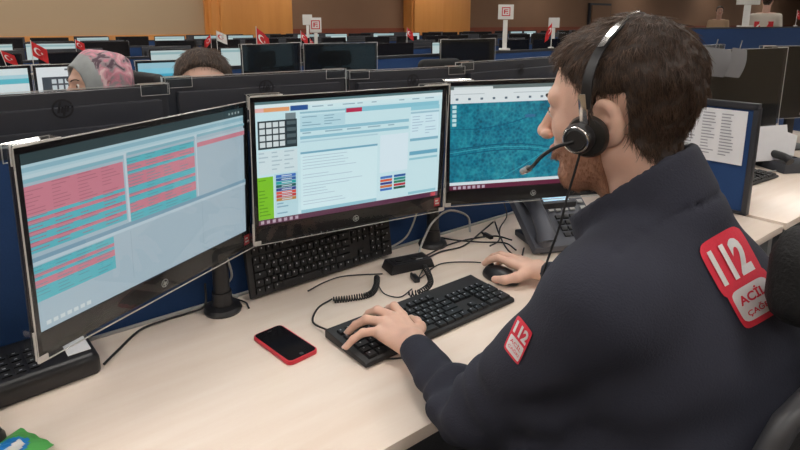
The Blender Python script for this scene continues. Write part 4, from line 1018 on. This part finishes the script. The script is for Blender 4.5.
# fingernails
def nail(tip, prev, up=(0, 0, 1)):
    t_ = Vector(tip); d_ = (t_ - Vector(prev)).normalized(); u = Vector(up); s_ = d_.cross(u).normalized(); u = s_.cross(d_)
    c = t_ + d_ * .001 + u * .0062; Xn = Matrix(((s_.x, d_.x, u.x, c.x), (s_.y, d_.y, u.y, c.y), (s_.z, d_.z, u.z, c.z), (0, 0, 0, 1)))
    return Xn
for tips, ms, lf in ((lt_, lm, (.020, .017, .015, .012)), (rt_, rm, (.012, .012, .014, .012))):
    for tp, m_, l_ in zip(tips, ms, lf):
        p2 = mid_joint(m_, tp, l_ * .72, .78); P3 = MB(); Xn = nail(tp, p2)
        vs = [(.0042 * i / 2, .0058 * j / 2, .0010 - .0014 * (i / 2) ** 2) for j in (-2, -1, 0, 1, 2) for i in (-2, -1, 0, 1, 2)]
        fs = [(r_ * 5 + c, r_ * 5 + c + 1, r_ * 5 + c + 6, r_ * 5 + c + 5) for r_ in range(4) for c in range(4)]
        P3.add(vs, fs, 0, Xn).add([(x, y, z - .0016) for x, y, z in vs], [f[::-1] for f in fs], 0, Xn); P3.build('fingernail', M['nail'], man, smooth=True, sharp=80)

# jacket
P, lo, h = grid((.37, -.02, D - .22), (1.25, .90, D + .54), .0060)
F = torso_sdf(P, .006); A_ = arms_sdf(P, .007); F = smin(F, ell(P, W3(.650, .43, .10), (.075, .125, .13)), .06); F = smin(F, ell(P, W3(.67, .36, -.03), (.09, .14, .14)), .06)
# folds on the sleeves and creases at elbow, waist and back
def along(P, a, b):
    a = np.array(W3(*a)); b = np.array(W3(*b)); d = (b - a) / np.linalg.norm(b - a); return (P[0] - a[0]) * d[0] + (P[1] - a[1]) * d[1] + (P[2] - a[2]) * d[2], np.linalg.norm(b - a)
n1 = vnoise(P, 7, 1); n2 = vnoise(P, 16, 2)
s1, l1 = along(P, LS, LE); s2, l2 = along(P, LE, (.655, .76, .045))
wr = .0045 * np.sin(s1 * 95 + n1 * 9) * np.exp(-((s1 - l1 * .93) / .10) ** 2) + .0042 * np.sin(s2 * 120 + n1 * 10) * np.exp(-((s2 - .07) / .075) ** 2)
wr += .0030 * np.sin(s1 * 60 + n1 * 12) * np.exp(-((s1 - .04) / .10) ** 2)
wr = wr * np.clip(1 - (P[1] - .70) / .06, 0, 1)
F = smin(F, A_ + wr, .045)
F = F + .010 * n2 * np.clip(1 - np.abs(P[2] - D - .02) / .25, .25, 1) + .006 * n1
d1 = (P[0] * .55 - P[1] * .1 + (P[2] - D) * .83)
F = F + .0035 * np.sin(d1 * 75 + 7 * n1) * np.exp(-((P[2] - D - .05) / .16) ** 2)
d2 = (P[0] - .60) * .75 + (P[1] - .35) * -.2 + (P[2] - D - .33) * -.63
F = F + .0045 * np.sin(d2 * 62 + 9 * n1) * np.exp(-((d2 - .10) / .12) ** 2) * np.clip((D + .36 - P[2]) / .1, 0, 1)
# open cuffs
cf = lambda a, b, r1, r2: cone(P, a, b, r1, r2)
F = smax(F, -cf((.676, .797, LW[2]), (.69, .84, LW[2]), .0255, .028), .003)
F = smax(F, -cf((1.156, .832, RW[2]), (1.16, .88, RW[2]), .0255, .028), .003)
pl = (P[0] - .672) * .22 + (P[1] - .812) * .975; F = np.where((P[0] < .85) & (P[1] > .70), smax(F, pl, .004), F)
F = np.where((P[0] > 1.0) & (P[1] > .72), smax(F, P[1] - .846, .004), F)
# stand-up collar: a leaning ring round the neck
CX = Matrix.Translation(W3(.738, .382, .440)) @ Matrix.Rotation(R(14), 4, 'Z') @ Matrix.Rotation(R(-24), 4, 'X')
Ci = np.array(CX.inverted()); x, y, z = (Ci[i][0] * P[0] + Ci[i][1] * P[1] + Ci[i][2] * P[2] + Ci[i][3] for i in range(3))
rr_ = np.sqrt((x / .96) ** 2 + (np.where(y > 0, y / 1.42, y / 1.02)) ** 2); rc2 = .074 - .10 * z * 0 + .12 * np.clip(y, 0, .08) * np.clip((z + .02) / .05, 0, 1) - .12 * np.clip(z, -.03, .06)
col = np.abs(rr_ - rc2) - .0060; topz = .030 - .32 * np.clip(y, -.05, .12) + .004 * n1
col = smax(col, z - topz, .005); col = smax(col, -z - .055, .005)
F = smax(F, -cone(P, W3(.742, .382, .425), tuple(CX @ Vector((0, 0, .12))), .060, .064), .006)
F = smin(F, col, .009)
rg = np.sqrt(x * x + y * y)
F = F + .0045 * np.exp(-((z + .036 + .25 * np.clip(y, -.05, .12)) / .0038) ** 2) * (rg < .16)
# the front opens below the chin
F = smax(F, P[2] * -1 + D - .20, .004)
V, Q = nets(F, lo, h); V = relax(V, Q, 1)
jacket = np_obj('jacket', [(V, Q, 0)], M['jacket'], man)
bvh = BVHTree.FromPolygons([Vector(v) for v in V], [tuple(int(i) for i in q) for q in Q])
VT, QT = nets(legs(Pl, .006), lol, hl); np_obj('trousers', [(VT, QT, 0)], M['trousers'], man)
for fx, fy in ((.69, .65), (.95, .69)):
    P, lo, h = grid((fx - .07, fy - .13, -.01), (fx + .07, fy + .20, .16), .006)
    F = smin(ell(P, (fx, fy + .04, .035), (.046, .13, .040)), cone(P, (fx, fy - .05, .05), (fx, fy - .05, .12), .050, .046), .03); F = smax(F, -P[2] + .002, .004)
    V2, Q2 = nets(F, lo, h); np_obj('shoe', [(V2, Q2, 0)], M['leather'], man)

# embroidered badges laid on the cloth
def badge(cx, cy, wvec, hvec, shapes, name, part_mats):
    """centre and edge directions of the badge as seen; the pieces lie on the jacket surface"""
    m = MB(); miss = 0
    def put(u, v, off):
        d = pix(cx + wvec[0] * u + hvec[0] * v, cy + wvec[1] * u + hvec[1] * v).normalized()
        hit = bvh.ray_cast(CAM_P, d)
        if hit[0] is None: hit = (CAM_P + d * .62, -d, 0, 0)
        return hit[0] - d * off
    for k, (kind, dat, mi) in enumerate(shapes):
        off = .0035 + .0007 * k
        if kind == 'rect':
            u0, v0, u1, v1, rad = dat; n = 14
            asp = math.hypot(*hvec) / math.hypot(*wvec)
            for j in range(n):
                for i in range(n):
                    def c(i, j):
                        u = u0 + (u1 - u0) * i / n; v = v0 + (v1 - v0) * j / n
                        hu, hv = (u1 - u0) / 2, (v1 - v0) / 2; du, dv = (u - (u0 + u1) / 2) / hu, (v - (v0 + v1) / 2) / hv
                        s = 1 - rad * (abs(du) * abs(dv)) ** 5
                        return put((u0 + u1) / 2 + du * hu * s, (v0 + v1) / 2 + dv * hv * s, off)
                    m.add([c(i, j), c(i, j + 1), c(i + 1, j + 1), c(i + 1, j)], [(0, 1, 2, 3)], mi)
        else:
            txt, u, v, hu, hv, bold = dat; vs, fs = text_tris(txt, bold); xs = [a for a, b in vs]; wd = max(xs) - min(xs)
            m.add([put(u + a / wd * hu, v - b * hv, off) for a, b in vs], fs, mi)
    return m.build(name, part_mats, jacket, smooth=True, sharp=80)
PM = [M['patch_red'], M['patch_white']]
badge(741.5, 277, (41, -24), (47, 86), [('rect', (-.54, -.5, .47, .14, .12), 0), ('rect', (-.47, .0, .52, .5, .10), 0), ('rect', (-.39, .09, .44, .44, .12), 1),
      ('text', ('112', -.03, -.20, .74, .40, .045), 1), ('text', ('ACİL', 0.02, .20, .62, .13, .03), 0), ('text', ('ÇAĞRI', .03, .36, .56, .09, .02), 0)], 'shoulder_badge', PM)
badge(518, 340, (15, 19), (-15, 33), [('rect', (-.5, -.5, .5, .5, .06), 0), ('rect', (-.42, .02, .42, .44, .06), 1),
      ('text', ('112', 0, -.22, .80, .34, .045), 1), ('text', ('ACİL', 0, .14, .66, .13, .01), 0), ('text', ('ÇAĞRI', 0, .31, .66, .11, .01), 0)], 'sleeve_badge', PM)

# headset on the man's head
hsr = thing('headset', 'black and chrome call headset with boom microphone worn by the man', 'headset')
hsr.matrix_world = HEADX; hsr.matrix_basis = HEADX
bx = Matrix.Identity(4)
arc = [(-.098, .010, .015)] + [(-.100 * math.cos(a), .006 - .042 * math.sin(a) ** 2, .030 + .0985 * math.sin(a)) for a in [R(d) for d in range(6, 171, 8)]] + [(.093, .004, .03)]
hb = MB(); A0 = [Vector(p) for p in arc]
def band(m, pts, wd, th, mi=0):
    k = len(pts); vs = []
    for i, p in enumerate(pts):
        t_ = (pts[min(i + 1, k - 1)] - pts[max(i - 1, 0)]).normalized(); yv = Vector((0, 1, 0)); nv = t_.cross(yv).normalized()
        for a, b in ((-1, -1), (1, -1), (1, 1), (-1, 1)): vs.append(p + yv * a * wd / 2 + nv * b * th / 2)
    fs = [(i * 4 + j, i * 4 + (j + 1) % 4, i * 4 + 4 + (j + 1) % 4, i * 4 + 4 + j) for i in range(k - 1) for j in range(4)] + [(3, 2, 1, 0), tuple(4 * (k - 1) + j for j in range(4))]
    m.add(vs, fs, mi)
band(hb, A0, .013, .0028); hb.build('headband', M['black'], hsr, smooth=True)
m = MB(); band(m, [p * 1.0 + Vector((0, 0, 0)) + (p - Vector((0, 0, .03))).normalized() * .0028 for p in A0[5:12]], .0085, .0016); m.build('band_inlay', M['chrome'], hsr, smooth=True)
MB().box((-.0995, .012, .016), (.006, .011, .040)).build('slider', M['chrome'], hsr, bevel=.002)
Xc = Matrix.Translation((-.092, .014, -.022)) @ Matrix.Rotation(R(-90), 4, 'Y')
MB().lathe([(.018, -.014), (.027, -.011), (.029, -.004), (.026, .003), (.018, .005)], X=Xc).build('ear_cushion', M['leather'], hsr, smooth=True)
Xd = Matrix.Translation((-.100, .020, -.022)) @ Matrix.Rotation(R(-90), 4, 'Y')
MB().lathe([(.020, -.004), (.021, .006), (.0185, .013), (.013, .016), (.0125, .0145), (.004, .0145)], X=Xd).build('speaker_housing', M['black'], hsr, smooth=True); SH = [c for c in hsr.children if c.name.startswith('speaker_housing')][0]
MB().tube([Vector((0, 0, 0)) + Xd @ Vector((.0165 * math.cos(a), .0165 * math.sin(a), .0145)) for a in [2 * PI * i / 32 for i in range(32)]], .0013, 8, cyc=True).build('chrome_ring', M['chrome'], SH, smooth=True)
bm_ = spline([(-.114, .022, -.024), (-.116, .045, -.030), (-.112, .070, -.044), (-.100, .090, -.060), (-.088, .105, -.068)], 8)
MB().tube(bm_, .0026, 10).build('boom', M['black'], hsr, smooth=True)
MB().cyl((-.090, .102, -.0665), (-.078, .118, -.074), .0052, .0048).build('microphone', M['silver'], hsr, smooth=True)
MB().tube(spline([(-.108, .018, -.04), (-.111, .028, -.07), (-.110, .04, -.10), (-.116, .052, -.14), (-.112, .075, -.19), (-.09, .10, -.235)], 8), .0017, 8).build('cord', M['cable'], hsr, smooth=True)
MB().lathe([(.018, -.014), (.026, -.011), (.027, -.004), (.022, .003)], X=Matrix.Translation((.089, .008, -.010)) @ Matrix.Rotation(R(90), 4, 'Y')).build('ear_cushion', M['leather'], hsr, smooth=True)

# --- office chair -----------------------------------------------------------
def office_chair(label, loc, rz, group=None):
    t = thing('office_chair', label, 'chair', loc, rz, group)
    P, lo, h = grid((-.28, -.28, .36), (.28, .28, .52), .010)
    q = [np.abs(P[0]) - .19, np.abs(P[1]) - .18, np.abs(P[2] - .435) - .008]
    F = np.sqrt(sum(np.maximum(a, 0) ** 2 for a in q)) + np.minimum(np.maximum(q[0], np.maximum(q[1], q[2])), 0) - .032
    V, Q = nets(F, lo, h); np_obj('seat', [(V, Q, 0)], M['mesh_black'], t)
    def by(x, z): return -.150 + .55 * x * x - .12 * (z - .6) ** 2
    m = MB(); nx, nz = 14, 18; zs0, zs1 = .60, 1.05
    def wz(z): f = (z - zs0) / (zs1 - zs0); return .262 - .105 * f ** 2
    pts = []
    for s in (0, 1):
        for j in range(nz + 1):
            z = zs0 + (zs1 - zs0) * j / nz; e = min(1, ((nz / 2 - abs(j - nz / 2)) / 2.5 + .35)) if True else 1
            for i in range(nx + 1):
                x = (i / nx * 2 - 1) * wz(z) * min(1, e ** .5); pts.append((x, by(x, z) - .016 * s, z))
    N = (nx + 1) * (nz + 1)
    fs = []
    for j in range(nz):
        for i in range(nx): a = j * (nx + 1) + i; fs += [(a, a + nx + 1, a + nx + 2, a + 1), (N + a, N + a + 1, N + a + nx + 2, N + a + nx + 1)]
    m.add(pts, fs); m.build('backrest', M['mesh_black'], t, smooth=True, sharp=80)
    ring = [Vector(pts[j * (nx + 1)]) for j in range(nz + 1)] + [Vector(pts[nz * (nx + 1) + i]) for i in range(1, nx)] + [Vector(pts[j * (nx + 1) + nx]) for j in range(nz, -1, -1)] + [Vector(pts[i]) for i in range(nx - 1, 0, -1)]
    MB().tube([p + Vector((0, -.008, 0)) for p in ring], .0135, 10, cyc=True).build('backrest_frame', M['frame_grey'], t, smooth=True, sharp=80)
    MB().tube(spline([(0, -.165, 1.12), (0, -.195, .9), (0, -.21, .7), (0, -.20, .5), (0, -.08, .40)], 8), .020, 12).build('back_support', M['frame_grey'], t, smooth=True)
    for s in (-1, 1):
        MB().tube(spline([(s * .20, -.05, .405), (s * .27, -.06, .43), (s * .30, -.04, .50), (s * .30, -.02, .56)], 8), .016, 10).build('armrest_support', M['frame_grey'], t, smooth=True)
        MB().box((s * .30, .0, .572), (.07, .22, .026)).build('armrest', M['black_soft'], t, bevel=.010)
    P, lo, h = grid((-.27, -.22, 1.03), (.27, .02, 1.28), .009)
    q = [np.abs(P[0]) - .108, np.abs(P[1] + .135 - .45 * P[0] ** 2) - .004, np.abs(P[2] - 1.135) - .018]
    F = np.sqrt(sum(np.maximum(a, 0) ** 2 for a in q[::2]) ) ; F = np.sqrt(np.maximum(F - .018, 0) ** 2 + np.maximum(q[1], 0) ** 2) - .022
    V, Q = nets(F, lo, h); np_obj('headrest', [(V, Q, 0)], M['mesh_black'], t)
    MB().cyl((0, 0, .10), (0, 0, .39), .026).cyl((0, 0, .36), (0, 0, .40), .07).build('gas_lift', M['frame_grey'], t, smooth=True)
    m = MB()
    for k in range(5):
        a = 2 * PI * k / 5 + .3; c = Vector((math.cos(a), math.sin(a), 0)); m.tube([c * .02 + Vector((0, 0, .115)), c * .16 + Vector((0, 0, .10)), c * .29 + Vector((0, 0, .075))], [.028, .022, .015], 10)
    m.build('star_base', M['frame_grey'], t, smooth=True)
    for k in range(5):
        a = 2 * PI * k / 5 + .3; x, y = .29 * math.cos(a), .29 * math.sin(a)
        MB().cyl((x - .012, y, .031), (x + .012, y, .031), .030).cyl((x, y, .05), (x, y, .075), .008).build('caster', M['black'], t, smooth=True)
    return t
ch = office_chair('black mesh office chair the man sits on, its back behind his jacket', (.835, .300, 0), R(-7))
for ri, (x, y, a, lb) in enumerate(((2.35, 2.45, 170, 'black office chair seen over the monitors left of the blue panel'),
                                    (.60, 2.62, 98, 'office chair of the woman in the headscarf, its top in front of the teal screen'))):
    dup(ch, (x, y, 0), R(a), lb)

# --- other people -----------------------------------------------------------
def simple_person(label, hx, hy, hz, face_deg, cloth, hair_m='hair', seated=True, scarf=False, skin='skin_f', res=.005, scale=1.0):
    """head centre position and facing; shoulders, torso, arms and legs below it"""
    HX = Matrix.Translation((hx, hy, hz)) @ Matrix.Rotation(R(face_deg), 4, 'Z') @ Matrix.Scale(scale, 4)
    hd_ = build_head(res, beard=False, hair=True); sk = M[skin]
    B = Matrix.Translation((hx, hy, hz)) @ Matrix.Rotation(R(face_deg), 4, 'Z')
    P, lo, h = grid((-.36, -.30, -1.75 if not seated else -1.28), (.36, .62, -.10), .016)
    def body(g):
        F = cone(P, (-.12, -.06, -.27), (.12, -.06, -.27), .075 + g, .075 + g); F = smin(F, ell(P, (0, -.06, -.38), (.17 + g, .11 + g, .17)), .05); F = smin(F, ell(P, (0, -.05, -.58), (.155 + g, .12 + g, .17)), .06)
        for s in (-1, 1):
            if seated:
                F = smin(F, cone(P, (s * .19, -.06, -.27), (s * .23, .02, -.52), .05 + g, .04 + g), .03); F = smin(F, cone(P, (s * .23, .02, -.52), (s * .14, .26, -.50), .04 + g, .028 + g), .02)
                F = smin(F, cone(P, (s * .09, -.05, -.70), (s * .11, .36, -.70), .08 + g, .062 + g), .03); F = smin(F, cone(P, (s * .11, .36, -.70), (s * .11, .38, -1.18), .058 + g, .04 + g), .02)
                F = smin(F, cone(P, (s * .11, .36, -1.22), (s * .11, .50, -1.22), .035, .03), .02)
            else:
                F = smin(F, cone(P, (s * .19, -.06, -.27), (s * .23, -.06, -.55), .05 + g, .04 + g), .03); F = smin(F, cone(P, (s * .23, -.06, -.55), (s * .22, .08, -.78), .04 + g, .028 + g), .02)
                F = smin(F, cone(P, (s * .09, -.05, -.75), (s * .10, -.04, -1.60), .09 + g, .045 + g), .03); F = smin(F, cone(P, (s * .10, -.06, -1.64), (s * .10, .10, -1.65), .035, .03), .02)
        return F
    V, Q = nets(body(-.008), lo, h)
    hV, hQ, hM = hd_['skin']
    parts = [(xf(hV, HX), hQ, hM), (xf(V, B), Q, 0)]
    for s in (-1, 1):
        w_ = (s * .14, .27, -.50) if seated else (s * .22, .10, -.82); d_ = (0, 1, 0) if seated else (0, .2, -1)
        Ph, lh, hh = grid(tuple(a - .12 for a in w_), tuple(a + .13 for a in w_), .005); dv = np.array(d_, float); dv /= np.linalg.norm(dv); sd = np.array((1., 0, 0))
        mc = [tuple(np.array(w_) + dv * .085 + sd * k * .021 * -s) for k in (1.5, .5, -.5, -1.5)]; tp = [tuple(np.array(m_) + dv * L_ + np.array((0, 0, -.012 if seated else 0))) for m_, L_ in zip(mc, (.065, .075, .068, .052))]
        Fh = hand_sdf(Ph, w_, tuple(np.array(w_) - dv * .06), mc, tp, (.01,) * 4, [tuple(np.array(w_) + dv * .02 + sd * -s * .02), tuple(np.array(w_) + dv * .05 + sd * -s * .045), tuple(np.array(w_) + dv * .08 + sd * -s * .05)])
        V, Q = nets(Fh, lh, hh); parts.append((xf(V, B), Q, 0))
    p = np_obj('person', parts, [sk, M['lip']]); tag(p, label, 'person')
    V, Q = nets(smax(body(.010), P[2] + .215 - .4 * np.maximum(0, np.abs(P[0]) - .06) * 0, .01), lo, h)
    c = V[Q].mean(1); leg = c[:, 2] < (-.66 if seated else -.74)
    np_obj('clothes', [(xf(V, B), Q, np.where(leg, 1, 0))], [M[cloth], M['trousers']], p)
    for s in (-1, 1):
        e = MB(); Xe = HX @ Matrix.Translation((s * .031, .0772, .006)) @ Matrix.Rotation(R(-90), 4, 'X')
        e.lathe([(.0005, -.0115), (.0105, -.005), (.0118, 0), (.0095, .0072), (.0058, .0104)], n=16, X=Xe).lathe([(.0060, .0100), (.0035, .0117), (.0004, .0121)], n=16, mi=1, X=Xe); e.build('eye', [M['eye'], M['iris']], p, smooth=True, sharp=80)
        b = MB(); pts = [(s * a, b_, c_) for a, b_, c_ in ((.012, .0985, .024), (.022, .0965, .0295), (.034, .0890, .0310), (.046, .0790, .0260))]
        b.tube(spline(pts, 4), .0022, 6, X=HX); b.build('eyebrow', M['hair'], p, smooth=True)
    if scarf:
        Ps, ls, hs_ = grid((-.17, -.20, -.36), (.17, .16, .17), .006); S = head_sdf(Ps); x, y, z = Ps
        G = smin(ell(Ps, (0, -.018, .030), (.096, .120, .106)), cone(Ps, (0, -.02, -.08), (0, -.03, -.24), .092, .13), .06)
        G = G + .006 * np.sin(60 * y + 30 * z + 9 * vnoise(Ps, 9, 2)) * .8 + .010 * vnoise(Ps, 14, 6)
        face = ell(Ps, (0, .125, -.014), (.070, .112, .094)); G = smax(G, -face, .008); G = smax(G, -(S + .001), .003)
        V, Q = nets(G, ls, hs_); c = V[Q].mean(1); rim = (c[:, 1] > .022 + .25 * (c[:, 2] - .02)) & (c[:, 2] > -.11)
        np_obj('headscarf', [(xf(V, HX), Q, np.where(rim, 1, 0))], [M['scarf'], M['scarf_grey']], p)
    else:
        V, Q, _ = hd_['hair']; np_obj('hair', [(xf(V, HX), Q, 0)], M[hair_m], p)
        SV, SQ = strands(V, Q, 2500, hair_flow, .01, .03, .0010, 4, .25, 2); np_obj('hair_strands', [(xf(SV, HX), SQ, 0)], M['hair_tip'], p)
    return p
simple_person('woman in pink and grey patterned headscarf facing left, seated beyond the partition', .53, 2.62, D + .412, 104, 'jacket', scarf=True, scale=1.08)
simple_person('dark-haired person seated beyond the partition, only forehead and hair showing', .775, 2.10, D + .415, 160, 'jacket', scale=1.22)
tee = simple_person('person in white tee shirt standing far off at right, red flag on the back', 11.35, 4.10, D + 1.03, -75, 'tee', seated=False, res=.008)
simple_person('person with dark hair seated far off right of the man\'s head', 16.0, 6.86, D + .95, 120, 'tan', res=.008, seated=False)

# ================================================================== FLAGS AND SIGNS
def star_crescent(m, cx, cz, s, y, mi):
    for sgn in ((1,)):
        pts_o = [(cx + s * math.cos(a), cz + s * math.sin(a)) for a in [R(35 + i * 290 / 24) for i in range(25)]]
        pts_i = [(cx + s * .28 + s * .78 * math.cos(a), cz + s * .78 * math.sin(a)) for a in [R(47 + i * 266 / 24) for i in range(25)]]
        for i in range(24):
            a, b, c, d = pts_o[i], pts_o[i + 1], pts_i[i + 1], pts_i[i]; m.add([(a[0], y, a[1]), (b[0], y, b[1]), (c[0], y, c[1]), (d[0], y, d[1])], [(0, 1, 2, 3)], mi)
        st = []
        for i in range(10):
            rad_ = s * (.42 if i % 2 == 0 else .17); a = R(180 + i * 36); st.append((cx + s * 1.1 + rad_ * math.cos(a), y, cz + rad_ * math.sin(a)))
        m.add(st, [tuple(range(10))], mi)
def flag(label, loc, rz=0.0, s=1.0, droop=.5, lean=0.0, white=False, group=None):
    t = thing('desk_flag', label, 'flag', loc, rz, group); s *= .82; Ht = .26 * s
    MB().lathe([(.03 * s, 0), (.03 * s, .008 * s), (.006 * s, .014 * s)], n=16).build('base', M['white'], t, smooth=True)
    Xl = Matrix.Rotation(lean, 4, 'Y'); MB().cyl((0, 0, .01), (0, 0, Ht), .003 * s, n=8, X=Xl).build('stick', M['white'], t, smooth=True)
    n = 12; w_ = .15 * s; hh = .11 * s; m = MB()
    def pt(u, v, off=0): return (u * w_ * (1 - .45 * droop), .012 * s * math.sin(u * 9 + v * 2) * (u + .1) + off, Ht - .004 - v * hh - droop * u * hh * .9)
    for side in (-1, 1):
        for j in range(n):
            for i in range(n): m.add([pt(i / n, j / n, side * .0006), pt((i + 1) / n, j / n, side * .0006), pt((i + 1) / n, (j + 1) / n, side * .0006), pt(i / n, (j + 1) / n, side * .0006)], [(0, 1, 2, 3)], 0, Xl)
        q = MB(); star_crescent(q, .38, .5, .24, 0, 0)
        vs = [pt(v.x, v.z, side * .0016) for v in q.v]; m.add(vs, q.f, 1, Xl)
    m.build('cloth', [M['flag_white'], M['red']] if white else [M['red'], M['flag_white']], t, smooth=True, sharp=80)
    return t
def flag_at(label, px, py, y, ztop, **k):
    p = pix(px, py, y=y); flag(label, (p.x, y, ztop), **k)
flag_at('small red flag leaning at the far left edge of the second row', 8, 60, 3.5, D + .405, lean=R(-12), droop=.8, s=.62)
flag_at('small red flag bunched up left of the headscarf', 33, 60, 3.5, D + .405, droop=.7, s=.80)
flag_at('small red flag against the beige wall above the headscarf', 76, 48, 5.7, D + .365, droop=.6, s=.75)
flag_at('small white flag with red emblem by the left orange pier', 217, 42, 5.7, D + .365, droop=.5, s=1.05, white=True)
flag_at('small red flag beside the white one by the left orange pier', 211, 42, 5.7, D + .365, droop=.9, s=.9, rz=R(180))
flag_at('red flag on white stick in front of the left orange pier', 257, 47, 3.5, D + .405, droop=.8, s=1.1)
flag_at('small dark red flag left of the two white signs', 301, 38, 5.7, D + .365, droop=.8, s=1.0)
flag_at('small red flag below the two white signs', 310, 43, 5.7, D + .365, droop=.9, s=.62)
flag_at('small red flag at the foot of the right orange pier', 407, 36, 5.7, D + .365, droop=.7, s=1.15)
flag_at('small red flag on a stick near the man\'s forehead', 551, 45, 3.5, D + .425, droop=.9, s=1.15, rz=R(180))
flag_at('orange-red flag at the far right edge above the blue partition', 796, 22, 3.5, D + .605, droop=.5, s=1.2)
def sign(label, loc, w_, h_, Ht, rz=0.0, group=None, mark=True):
    t = thing('table_sign', label, 'sign', loc, rz, group)
    MB().box((0, 0, .008), (w_ * .62, .07, .016)).build('base', M['white'], t, bevel=.002)
    MB().box((0, 0, Ht / 2), (w_ * .28, .014, Ht - .01)).build('post', M['white'], t, bevel=.001)
    MB().box((0, -.004, Ht + h_ / 2), (w_, .012, h_)).build('board', M['white'], t, bevel=.002)
    if mark:
        m = MB(); s = h_ * .30; cz = Ht + h_ * .52
        for a, b, c, d in ((-s, -s, s, -s * .78), (-s, s * .78, s, s), (-s, -s, -s * .78, s), (s * .78, -s, s, s), (-s * .5, -s * .1, s * .5, s * .1), (-s * .5, s * .3, s * .5, s * .5), (-s * .5, -s * .5, -s * .2, s * .4), (s * .1, -s * .5, s * .5, -s * .3)):
            m.quad(a, cz + b, c, cz + d, -.0108)
        m.build('printed_mark', M['red_ink'], t)
    return t
def sign_at(label, px, pyb, y, zb, w_, h_, Ht, **k):
    p = pix(px, pyb, y=y); sign(label, (p.x, y, zb), w_, h_, Ht, rz=R(-35), **k)
sign_at('white table sign on a post with a red square mark, left of the man\'s head', 505, 33, 3.5, D + .425, .135, .125, .265)
sign_at('small white table sign above the red flag near the man\'s forehead', 553, 40, 5.7, D + .365, .17, .15, .22, mark=False)
sign_at('larger of the two white table signs on posts between the orange piers', 316, 38, 5.7, D + .365, .125, .16, .19)
sign_at('smaller of the two white table signs on posts between the orange piers', 308, 38, 8.3, D + .365, .15, .16, .26, mark=False)
sign_at('big white T-shaped sign post on the tall blue partition, cut by the picture top', 745, 28, 3.5, D + .605, .34, .26, .30, mark=False)
# red flag carried on the back of the far person in white
Xf = Matrix.Translation((11.35, 4.10, D + .52)) @ Matrix.Rotation(R(-75), 4, 'Z') @ Matrix.Translation((0, -.165, 0))
m = MB().box((0, 0, .06), (.28, .012, .20), 0, Xf); star_crescent(m, -.05, .06, .055, -.0072, 1); m.v[8:] = [Xf @ v for v in m.v[8:]]; m.build('flag_print', [M['red'], M['flag_white']], tee)
bpy.context.view_layer.update()
